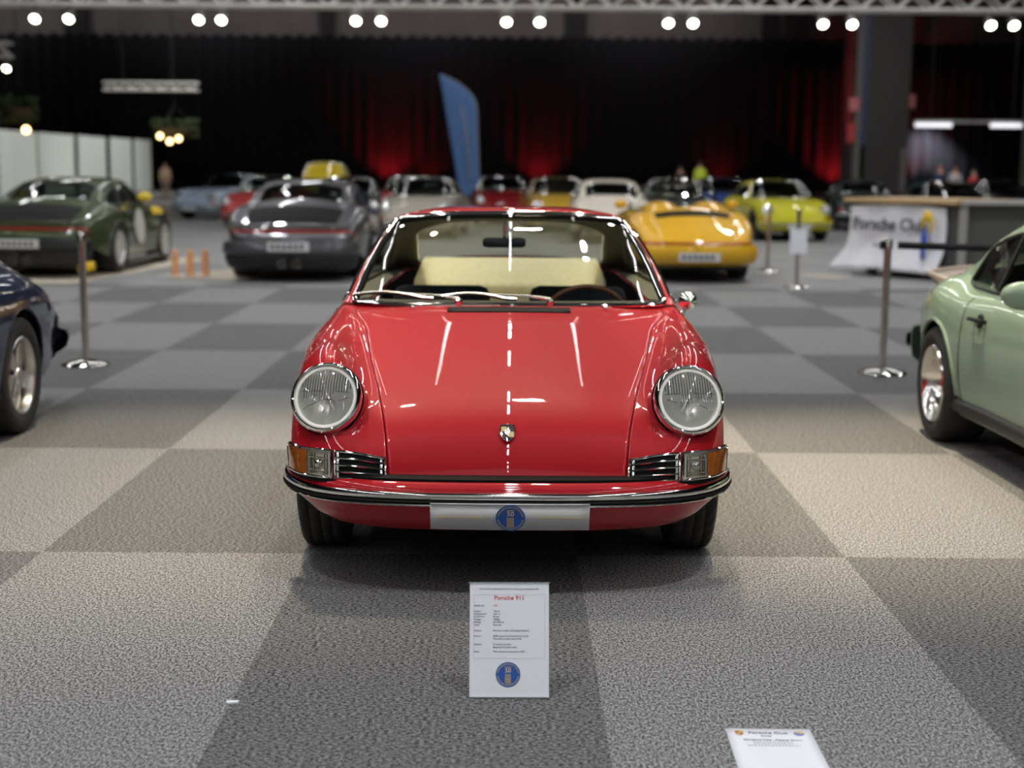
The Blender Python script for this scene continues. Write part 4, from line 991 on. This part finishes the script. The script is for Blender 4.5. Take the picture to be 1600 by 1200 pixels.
text('title', 'Porsche 911', .0165, TS(.5, .132), mat('ink_red2', (.55, .03, .03), .6), sg, 'CENTER', bold=.0002)
rows = [(.200, 'Model year', '1967'), (.250, 'Output', '130 hp'), (.274, 'Displacement', '1991 cc'), (.298, '0-100 km/h', '8.3 sec'), (.322, 'Weight', '1080kg'), (.346, 'Mileage', '235 985 km'), (.370, 'Color', 'Polo red'),
        (.420, 'History:', 'Sold new in USA via European Delivery'), (.468, 'Owner:', '2008 imported to Denmark from USA'), (.492, None, 'The present owner since 2018'), (.541, 'Options:', 'Twopoint seat belts'), (.566, None, 'Blaupunkt Frankfurt radio'), (.604, 'Extra:', 'Fully restored and finished in 2023')]
for y, a, c_ in rows:
    if a: text('row_name', a, .0062, TS(.055, y), INK, sg)
    text('row_value', c_, .0062, TS(.295, y), REDINK if c_ == '1967' else INK, sg)
fr = MB()
x0, x1, y0, y1 = -W_ / 2 + .05 * W_, W_ / 2 - .05 * W_, H_ * (1 - .665), H_ * (1 - .103)
for a in ((x0, x1, y0, y0 + .0005), (x0, x1, y1 - .0005, y1), (x0, x0 + .0005, y0, y1), (x1 - .0005, x1, y0, y1)): fr.box(*a, .0025, .0029, Ms)
fr.build('frame_line', mat('grey_line', (.35, .35, .36), .6), sg, smooth=False)
emblem(sg, Ms @ Matrix.Translation((-.003, H_ * (1 - .805), .0026)), .0335)
# --- leaflet lying on the carpet
lf = empty('leaflet', (.66, 3.36, 0), 0, label='white printed club leaflet lying flat on the grey carpet', cat='leaflet')
Ml = Matrix.Rotation(-.02, 4, 'Z'); q = np.linspace(-.108, .108, 9)
G = np.array([[tuple(Ml @ Vector((x, y, .002 + .010 * max(0, x / .108) ** 3 * (.5 - y / .3)))) for x in q] for y in np.linspace(-.19, .117, 9)])
MB().grid(G).build('paper_sheet', WHITE, lf, solid=-.0006)
def TL(x, y): return Ml @ Matrix.Translation((x, y, .0031))
text('heading', 'Porsche Club', .0185, TL(-.003, .088), mat('ink_grey', (.10, .10, .11), .6), lf, 'CENTER')
text('subheading', 'Sverige', .009, TL(-.010, .068), mat('ink_grey', (.10, .10, .11), .6), lf, 'CENTER')
text('notice', 'Concours Vote - Peoples Choice', .0112, TL(.004, .043), mat('ink_grey', (.10, .10, .11), .6), lf, 'CENTER')
ln = MB()
for x0, x1, y in ((-.05, .05, .029), (-.048, .05, .017), (-.065, .075, .006)):
    k = x0
    while k < x1: ln.box(k, min(k + .006, x1), y, y + .003, .0028, .0032, Ml); k += .0085
ln.build('small_print', mat('ink_pale', (.42, .42, .44), .6), lf, smooth=False)
shp = [(-.011, .014), (0, .016), (.011, .014), (.011, 0), (.006, -.011), (0, -.015), (-.006, -.011), (-.011, 0)]
MB().prism(shp, .0005, TL(-.076, .085)).build('crest_mark', mat('crest_gold', (.62, .42, .14), .5), lf, smooth=False)
MB().box(-.009, -.001, .001, .011, .0005, .0008, TL(-.076, .085)).box(.001, .009, -.009, -.001, .0005, .0008, TL(-.076, .085)).build('crest_fields', mat('crest_red', (.40, .10, .05), .5), lf, smooth=False)
MB().lathe([(.014, 0), (.014, .0005), (.0001, .0005)], 24, TL(.076, .085)).build('club_mark', mat('mark_blue', (.20, .24, .50), .5), lf, smooth=False)
MB().prism([(.013 * math.cos(a), .013 * math.sin(a)) for a in np.linspace(-.2, 2.6, 10)], .0009, TL(.076, .085)).build('club_mark_arc', mat('mark_yellow', (.75, .55, .22), .5), lf, smooth=False)

# ------------------------------------------------------------------ the cars
red_coupe()

def green_coupe():
    pm = paint('sage_green', (.25, .345, .262), .35)
    cl01 = lambda q: max(0, min(1, q))
    wc = lambda x, y, z: (x * 1.02, y, z + .02 - .075 * cl01((1.02 - z) / .14) * cl01((y - 1.45) / .2) * cl01((3.3 - y) / .3))
    wb = lambda x, y, z: (sc_b(x, y, z)[0], y, z + (.015 if z > .5 else 0) - .06 * cl01((z - .72) / .1) * cl01((y - 1.35) / .3) * cl01((3.1 - y) / .3))
    root, B, K, sh = car('sports_coupe', 'pale green sports coupe with a whale tail and deep dish wheels, beside the red car', 'car', (3.04, 4.53, 0), math.radians(-1.2), pm, hi=True,
        warp_b=wb, warp_c=wc, wheel='dish', wheel_r=.305, wheel_w=(.19, .25), track=(.70, .74), style='gbody', arch_pad=.03, glassm=glass('green_tint_glass', (.62, .66, .62), 1.5))
    classic_front(root, B, BLACK, pm, plate_on=False)
    edge_strip('rear_bumper', B, 14, [(.0, .52), (.05, .51), (.06, .48), (.06, .40), (.05, .33), (-.02, .27)], pm, root, v1=7.6)
    edge_strip('bumper_rubber', B, 14, [(.061, .47), (.085, .46), (.085, .40), (.061, .39)], SEAL, root, v1=7.4)
    patch('tail_lamp', B, 12.9, 13.9, 2.6, 7.0, .008, TAIL, root)
    for s in (-1, 1): patch('turn_lens', B, 12.95, 13.85, 6.2, 7.0, .012, AMBER, root, s)
    plate('number_plate', 4.20, .36, .47, .25, root, 1)
    # whale tail
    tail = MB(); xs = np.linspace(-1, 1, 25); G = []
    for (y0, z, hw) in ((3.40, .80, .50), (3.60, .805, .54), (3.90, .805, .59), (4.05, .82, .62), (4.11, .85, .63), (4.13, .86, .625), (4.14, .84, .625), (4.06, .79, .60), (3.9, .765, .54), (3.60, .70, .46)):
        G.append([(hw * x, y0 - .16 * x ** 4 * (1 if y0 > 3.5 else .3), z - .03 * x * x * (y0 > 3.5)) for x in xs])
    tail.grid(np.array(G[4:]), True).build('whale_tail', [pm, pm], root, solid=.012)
    MB().grid(np.array(G[:5]), True).build('tail_deck', [mat('peach_reflection', (.62, .50, .40), .4), pm], root, solid=.012)  # peach reflection painted into the colour of the tail's top and lip
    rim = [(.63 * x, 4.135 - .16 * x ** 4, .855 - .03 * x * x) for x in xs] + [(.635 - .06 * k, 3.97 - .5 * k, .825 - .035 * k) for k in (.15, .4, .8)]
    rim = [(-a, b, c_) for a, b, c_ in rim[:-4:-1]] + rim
    MB().tube(rim, .018, 8).build('tail_lip', mat('peach_reflection', (.62, .50, .40), .4), root)
    for s in (-1, 1):
        mx = MX if s < 0 else np.array([1, 1, 1.])
        seam(B, [(8.72, a) for a in np.linspace(4.2, 7.9, 16)], root, s)
        seam(B, [(6.35, a) for a in np.linspace(4.2, 7.9, 16)], root, s)
        st = [Vector(B.pt(a, 7.72) * mx) + Vector((.012 * s, 0, 0)) for a in np.linspace(5.8, 9.35, 22)]
        MB().tube(st, .036, 8, sq=.5, up=(1, 0, 0)).build('sill_strip', BLACK, root)
        # handle
        h0 = Vector(B.pt(8.30, 5.38) * mx); n0 = Vector(B.nrm([8.3], np.array([5.38]))[0, 0] * mx)
        hd = MB().lathe([(.036, 0), (.036, .006), (.028, .010), (.0005, .010)], 20, axis_M(h0, n0)).build('door_handle', mat('handle_dark', (.03, .03, .03), .2, .6), root)
        MB().box(-.075, .075, -.010, .010, .026, .042, axis_M(h0, n0)).box(-.07, -.05, -.010, .010, 0, .03, axis_M(h0, n0)).box(.05, .07, -.010, .010, 0, .03, axis_M(h0, n0)).build('handle_grip', BLACK, hd, bevel=.004)
        MB().lathe([(.010, .010), (.010, .018), (.0005, .018)], 12, axis_M(h0, n0)).build('lock_barrel', CHROME, hd)
        # flag mirror
        mc = Vector(((.82) * s, 1.74, .88))
        mr = MB().ball(mc, .080, 12, (1.1, .55, .80)).build('door_mirror', pm, root)
        MB().tube([(.725 * s, 1.66, .80), (.79 * s, 1.70, .85)], .022, 8).build('mirror_stalk', pm, mr)
        MB().lathe([(.066, .045), (.0005, .047)], 24, axis_M(mc, (0, 1, 0)) @ Matrix.Diagonal((1.2, .85, 1, 1))).build('mirror_glass', CHROME, mr)
        # wheel arch lips
        for yy, R in ((AXF, .335), (AXR, .340)):
            pts = []
            for a in np.linspace(-.05, PI + .05, 30):
                y, z = yy + R * math.cos(a), .310 + R * math.sin(a)
                best = None
                for ww in (AX_CACHE(B),):
                    d = (ww[..., 1] - y) ** 2 + (ww[..., 2] - z) ** 2; i = np.unravel_index(np.argmin(d), d.shape); best = ww[i]
                pts.append(Vector((best[0] * s, y, z)))
            MB().tube(pts, .010, 6).build('arch_lip', pm, root)
    # interior bits seen through the quarter glass
    MB().tube([(.45, 2.62, .62), (.47, 2.62, 1.08), (-.47, 2.62, 1.08), (-.45, 2.62, .62)], .02, 8).build('roll_bar', BLACK, root)
    for s in (-1, 1): MB().tube([(.36 * s, 2.35, .95), (.36 * s, 2.5, .70), (.36 * s, 2.55, .6)], .025, 6).build('seat_belt', mat('belt_pale', (.62, .68, .52), .6), root)
_axc = {}
def AX_CACHE(B):
    if id(B) not in _axc: _axc[id(B)] = B.at(np.arange(0, 14, .05), np.arange(4.6, 8.01, .05))
    return _axc[id(B)]
green_coupe()

def blue_coupe():
    pm = paint('navy', (.007, .014, .042), .3)
    root, B, K, sh = car('vintage_coupe', 'dark blue vintage coupe with five-leaf alloy wheels, cut by the left edge', 'car', (-3.40, 4.56, 0), 0, pm, hi=True, wheel='leaf', wheel_r=.312, wheel_w=(.17, .185), track=(.69, .695), style='classic', arch_pad=.034)
    classic_front(root, B, CHROME, pm, plate_on=False)
    edge_strip('rear_bumper', B, 14, [(.01, .46), (.05, .45), (.065, .41), (.05, .35), (-.04, .29)], mat('bumper_grey', (.035, .035, .037), .3, .3), root)
    for s in (-1, 1):
        MB().box(s * .40 - .04, s * .40 + .04, 4.08, 4.24, .36, .56).build('overrider', BLACK, root, bevel=.02)
        seam(B, [(8.72, a) for a in np.linspace(4.2, 7.9, 16)], root, s)
        MB().tube([Vector((s * .52, 4.02, .30)), Vector((s * .52, 4.22, .27))], .035, 10).build('exhaust_pipe', BLACK, root)
    patch('tail_lamp', B, 12.75, 13.75, 4.0, 6.6, .008, TAIL, root)
    plate('number_plate', 4.12, .44, .54, .24, root, 1)
blue_coupe()

def modern(name, label, x, yrear, rz, col, pname, bump=None, **k):
    # rear end at yrear, car pointing away from the camera (+Y)
    L = 4.09 * 1.075 + .10
    kw = dict(MOD); kw.update(k)
    pm = paint(pname, col, .3, metal=k.pop('metal', 0) if 'metal' in k else 0)
    kw.pop('metal', None)
    root, B, K, sh = car(name, label, 'car', (x - L * math.sin(rz) * -1 * 0 + math.sin(-rz) * 0, yrear + L, -.012), PI + rz, pm, **kw)
    modern_rear(root, B, pm, bump=bump)
    return root, B, K
r, B, K = modern('sports_coupe', 'dark green race liveried sports coupe seen from behind, at the far left', -6.15, 18.05, math.radians(-1.5), (.045, .062, .022), 'moss_green', bump=BLACK, wheel='white')
for s in (-1, 1):
    P = Vector(B.pt(7.6, 5.9) * (MX if s < 0 else 1)); n0 = Vector(B.nrm([7.6], np.array([5.9]))[0, 0] * (MX if s < 0 else 1))
    MB().lathe([(.25, .004), (.0005, .008)], 28, axis_M(P, n0)).build('door_roundel', mat('roundel', (.66, .64, .58), .5), r)
    MB().ball(Vector(((.90) * s, 1.95, 1.0)), .09, 8, (1.3, .6, .8)).build('door_mirror', mat('race_yellow', (.70, .50, .04), .4), r)
    patch('yellow_panel', B, 4.4, 6.0, 4.4, 5.4, .006, mat('race_yellow', (.70, .50, .04), .4), r, s)
    MB().box(s * .76 - .10, s * .76 + .10, 4.12, 4.30, .10, .22).build('yellow_tow_pad', mat('race_yellow2', (.80, .52, .02), .4), r, bevel=.03)
    box('side_skirt', s * .87 - .03, s * .87 + .03, 1.2, 2.8, .10, .17, mat('skirt', (.10, .095, .085), .5), r)
r, B, K = modern('sports_coupe', 'metallic grey sports coupe with a wide tail spoiler, seen from behind', -2.84, 17.75, math.radians(.5), (.10, .10, .105), 'graphite', metal=.6)

def speedster():
    pm = paint('amber_yellow', (.72, .40, .018), .3)
    wb = lambda x, y, z: (x * 1.035 + .0, y * 1.03, z)
    root, B, K, sh = car('speedster', 'yellow open speedster seen from behind, right of the red car', 'car', (2.33, 22.35, -.012), PI + math.radians(.5), pm, warp_b=wb, roofless=True, style='modern', wheel='multi', ax=(.77, 3.05), wheel_w=(.2, .25), track=(.68, .68), wheel_r=.31)
    patch('tail_band', B, 13.1, 13.6, 0, 7, .012, TAIL, root, nv=20)
    patch('deck_slot', B, 10.35, 10.75, 0, 1.8, .008, SEAL, root)
    edge_strip('rear_bumper', B, 14, [(.0, .50), (.08, .49), (.10, .44), (.10, .34), (.06, .27), (-.05, .22)], pm, root)
    edge_strip('rear_valance', B, 14, [(-.04, .26), (-.07, .20), (-.20, .16)], BLACK, root)
    plate('number_plate', 4.31, .29, .40, .26, root, 1)
    for s in (-1, 1):
        G = []
        for k in np.linspace(0, 1, 12):
            y = 2.45 + 1.1 * k; hw = .26 * (1 - .25 * k); h = (.14 * math.sin(PI * min(1, .28 + k * .72)) ** .8 if k < 1 else 0)
            zb = .86 if k < .5 else .86 + .02 * (k - .5)
            G.append([(s * .33 + hw * math.cos(a), y, .88 - .10 * k * k + h * math.sin(a)) for a in np.linspace(PI, 0, 11)])
        MB().grid(np.array(G), False).build('headrest_hump', [pm, pm], root, solid=.01)
        seam(B, [(8.72, a) for a in np.linspace(4.2, 7.9, 16)], root, s)
    dk = MB().grid(np.array([[(x, y, .865 + .0 * x) for x in np.linspace(-.66, .66, 5)] for y in (2.5, 3.3)])).build('tonneau_cover', [pm, pm], root, solid=.01)
    for s in (-1, 1): MB().ball(Vector((.80 * s, 1.80, .95)), .08, 8, (1.2, .6, .8)).build('door_mirror', pm, root)
speedster()

def far_car(name, label, x, y, rz, pname, col, rear=False, group=None, cat='car', cone=True, **k):
    pm = paint(pname, col, .3)
    a = rz + (PI if rear else 0)
    c_ = Vector((x, y, -.012)); off = Matrix.Rotation(a, 3, 'Z') @ Vector((0, -2.08, 0))
    kw = dict(style='classic', wheel='multi', glassm=GLASSD); kw.update(k)
    root, B, K, sh = car(name, label, cat, c_ + off, a, pm, **kw)
    if rear: classic_rear(root, B, pm)
    else: classic_front(root, B, CHROME if kw['style'] == 'classic' else BLACK, pm)
    return root, B, K
FG = 'parked cars in the far rows'
far_car('vintage_coupe', 'lime yellow coupe facing the camera, behind two thin stanchions', 5.62, 31.2, math.radians(6), 'lime', (.50, .47, .02), group=FG, wheel='multi')
far_car('vintage_coupe', 'cream white coupe seen just behind the yellow speedster', 1.95, 29.6, PI, 'cream', (.66, .60, .50), group=FG)
far_car('vintage_coupe', 'gold yellow coupe peeping over the red roof, left of the cream one', 1.02, 34.5, math.radians(4), 'gold', (.50, .30, .03), group=FG)
far_car('vintage_coupe', 'dark red coupe directly behind the red roof crown, right of the blue flag', -.35, 39.2, math.radians(3), 'wine', (.22, .008, .012), group=FG)
far_car('vintage_coupe', 'silver beige coupe at the foot of the blue flag', -1.85, 31., math.radians(-5), 'silver_beige', (.36, .33, .28), group=FG)
far_car('vintage_coupe', 'bright red coupe hidden behind the silver beige one', -2.6, 36.8, math.radians(2), 'rosso', (.40, .012, .012), group=FG)
far_car('sports_coupe', 'black coupe at the right shoulder of the grey sports car', -3.75, 32.5, math.radians(4), 'black', (.012, .012, .014), group=FG)
far_car('vintage_coupe', 'pale blue grey car turned left, behind the grey sports car', -7.9, 41., math.radians(-28), 'pale_blue', (.34, .42, .50), group=FG)
far_car('vintage_coupe', 'coral red car between the pale blue and the grey one', -5.85, 35.2, math.radians(-8), 'coral', (.36, .04, .035), group=FG, roofless=True)
far_car('sports_coupe', 'dark grey coupe with a raked windscreen, behind the speedster', 3.80, 34.3, math.radians(-4), 'charcoal', (.03, .034, .036), group=FG)
far_car('sports_coupe', 'blue coupe tucked in behind the lime one', 5.55, 38.8, math.radians(2), 'mid_blue', (.03, .07, .28), group=FG)
far_car('sports_coupe', 'dark green coupe at the foot of the pillar, seen from behind', 8.75, 36.4, math.radians(-6), 'bottle_green', (.012, .025, .022), rear=True, group=FG)
far_car('sports_coupe', 'dark teal coupe behind the counter with a bright windscreen streak', 9.35, 31.2, math.radians(6), 'teal', (.015, .030, .030), group=FG)
far_car('sports_coupe', 'black coupe behind the right end of the counter', 11.9, 35.4, math.radians(5), 'jet', (.014, .014, .015), group=FG)
dome = lambda x, y, z: (x * 1.0, y, .87 + (z - .87) * 1.95)
far_car('small_car', 'yellow dome roofed small car rising behind the grey sports car', -5.35, 41.0, 0, 'sun_yellow', (.72, .55, .02), group=FG, warp_c=dome, glassm=paint('sun_yellow', (.72, .55, .02)))

# ------------------------------------------------------------------ people
def skin_mesh(name, V, E, R, m, parent=None, root=0, sub=1):
    me = bpy.data.meshes.new(name); me.from_pydata(V, E, []); o = link(name, me, m, parent, False)
    md = o.modifiers.new('skin', 'SKIN'); md.use_smooth_shade = True
    for i, r in enumerate(R):
        q = me.skin_vertices[0].data[i]; q.radius = (r, r) if not hasattr(r, '__len__') else r; q.use_root = (i == root)
    s_ = o.modifiers.new('sub', 'SUBSURF'); s_.levels = s_.render_levels = sub
    return o
def person(label, x, y, rz, top, trouser, hair, H=1.76, armpose=0., vest=None):
    k = H / 1.76
    r = empty('person', (x, y, -.012), rz, label=label, cat='person', group='visitors far behind the cars')
    def sc(L): return [(a * k, b * k, c_ * k) for a, b, c_ in L]
    V = [(0, 0, .95), (0, -.005, 1.15), (0, .0, 1.34), (0, .01, 1.46), (0, 0, 1.53), (0, -.01, 1.62), (0, -.01, 1.71)]
    E = [(0, 1), (1, 2), (2, 3), (3, 4), (4, 5), (5, 6)]; R = [(.15, .11), (.14, .105), (.165, .11), (.09, .07), (.055, .055), (.078, .092), (.06, .075)]
    J = {}
    for s in (-1, 1):
        n = len(V); V += [(s * .17, .01, 1.42), (s * .235, .02 - .04 * armpose, 1.16), (s * .24, -.06 - .22 * armpose, .94 + .12 * armpose), (s * .24, -.09 - .26 * armpose, .87 + .16 * armpose)]
        E += [(3, n), (n, n + 1), (n + 1, n + 2), (n + 2, n + 3)]; R += [.058, .045, .034, (.040, .022)]
        hx, hy, hz = V[n + 3]
        for j, (dx, ln) in enumerate(((-.028, .07), (-.010, .085), (.010, .08), (.027, .065))):
            m = len(V); V += [(hx + dx * .3, hy + dx, hz - .045), (hx + dx * .3 - s * .012, hy + dx - .008, hz - .045 - ln)]; E += [(n + 3, m), (m, m + 1)]; R += [.010, .008]
        m = len(V); V += [(hx - s * .025, hy - .035, hz - .02), (hx - s * .03, hy - .055, hz - .06)]; E += [(n + 3, m), (m, m + 1)]; R += [.011, .009]
        n = len(V); V += [(s * .095, 0, .86), (s * .11, -.01, .50), (s * .115, .01, .09), (s * .12, -.12, .04)]; E += [(0, n), (n, n + 1), (n + 1, n + 2), (n + 2, n + 3)]; R += [.085, .060, .042, (.045, .035)]
    skin_mesh('body', sc(V), E, [tuple(np.array(q) * k) if hasattr(q, '__len__') else q * k for q in R], SKIN, r)
    V2 = [(0, 0, .90), (0, -.005, 1.15), (0, .0, 1.34), (0, .01, 1.455)]; E2 = [(0, 1), (1, 2), (2, 3)]; R2 = [(.185, .14), (.165, .13), (.185, .13), (.11, .09)]
    for s in (-1, 1):
        n = len(V2); V2 += [(s * .17, .01, 1.42), (s * .235, .02 - .04 * armpose, 1.16), (s * .24, -.05 - .20 * armpose, .97 + .10 * armpose)]; E2 += [(3, n), (n, n + 1), (n + 1, n + 2)]; R2 += [.075, .062, .050]
    skin_mesh('jacket', sc(V2), E2, R2, top, r)
    V3 = [(0, 0, .97)]; E3 = []; R3 = [(.17, .125)]
    for s in (-1, 1):
        n = len(V3); V3 += [(s * .095, 0, .84), (s * .11, -.01, .50), (s * .115, .01, .10)]; E3 += [(0, n), (n, n + 1), (n + 1, n + 2)]; R3 += [.10, .078, .065]
    skin_mesh('trousers', sc(V3), E3, R3, trouser, r)
    mb = MB()
    G = []
    for t_ in np.linspace(0, 1.9, 8):
        G.append([(.088 * k * math.sin(t_) * math.cos(a), k * (.012 + .104 * math.sin(t_) * math.sin(a) + .02), k * (1.675 + .105 * math.cos(t_))) for a in np.linspace(-.35, PI + .35, 14)])
    mb.grid(np.array(G), False).build('hair', hair, r, solid=.008)
    for s in (-1, 1):
        MB().ball((s * .033 * k, -.098 * k, 1.665 * k), .012 * k, 6).build('eye', mat('eye_dark', (.03, .02, .02), .3), r)
        MB().ball((s * .088 * k, .0, 1.655 * k), .022 * k, 6, (.4, .7, 1.2)).build('ear', SKIN, r)
        MB().box(s * .12 * k - .045, s * .12 * k + .045, -.20 * k, .07, 0, .09).build('shoe', BLACK, r, bevel=.03)
    MB().ball((0, -.108 * k, 1.635 * k), .018 * k, 6, (.8, 1, 1.3)).build('nose', SKIN, r)
    MB().box(-.028 * k, .028 * k, -.103 * k, -.09 * k, 1.592 * k, 1.600 * k).build('mouth', mat('lip', (.32, .10, .09), .5), r, smooth=False)
    return r
cl = lambda n, c_: mat('cloth_' + n, c_, .8)
dkc = cl('dark', (.02, .022, .03)); hb, hg = mat('hair_brown', (.05, .03, .02), .7), mat('hair_grey', (.32, .29, .26), .7)
person('person in a hi-vis yellow top standing beyond the dark grey coupe', 7.8, 60, math.radians(200), cl('hivis', (.52, .66, .05)), dkc, hb, 1.80)
person('person in dark clothes beside the one in the hi-vis top', 7.05, 60.6, math.radians(150), cl('brown', (.05, .035, .035)), dkc, hb, 1.62)
person('grey haired person in a navy top, leftmost of three beyond the counter', 16.35, 55, math.radians(10), cl('navy', (.03, .045, .09)), dkc, hg, 1.74)
person('person in a pale grey jacket, in the middle of three beyond the counter', 16.98, 55.2, math.radians(-8), cl('pale', (.42, .41, .43)), cl('denim', (.03, .05, .12)), hb, 1.68)
person('person in a red top, rightmost of three beyond the counter', 17.52, 54.6, math.radians(30), cl('red', (.48, .04, .05)), dkc, hg, 1.50)
person('person in a beige top standing alone beside the white panels', -15.9, 65.5, math.radians(20), cl('beige', (.52, .36, .24)), cl('tan', (.30, .22, .16)), hb, 1.62)
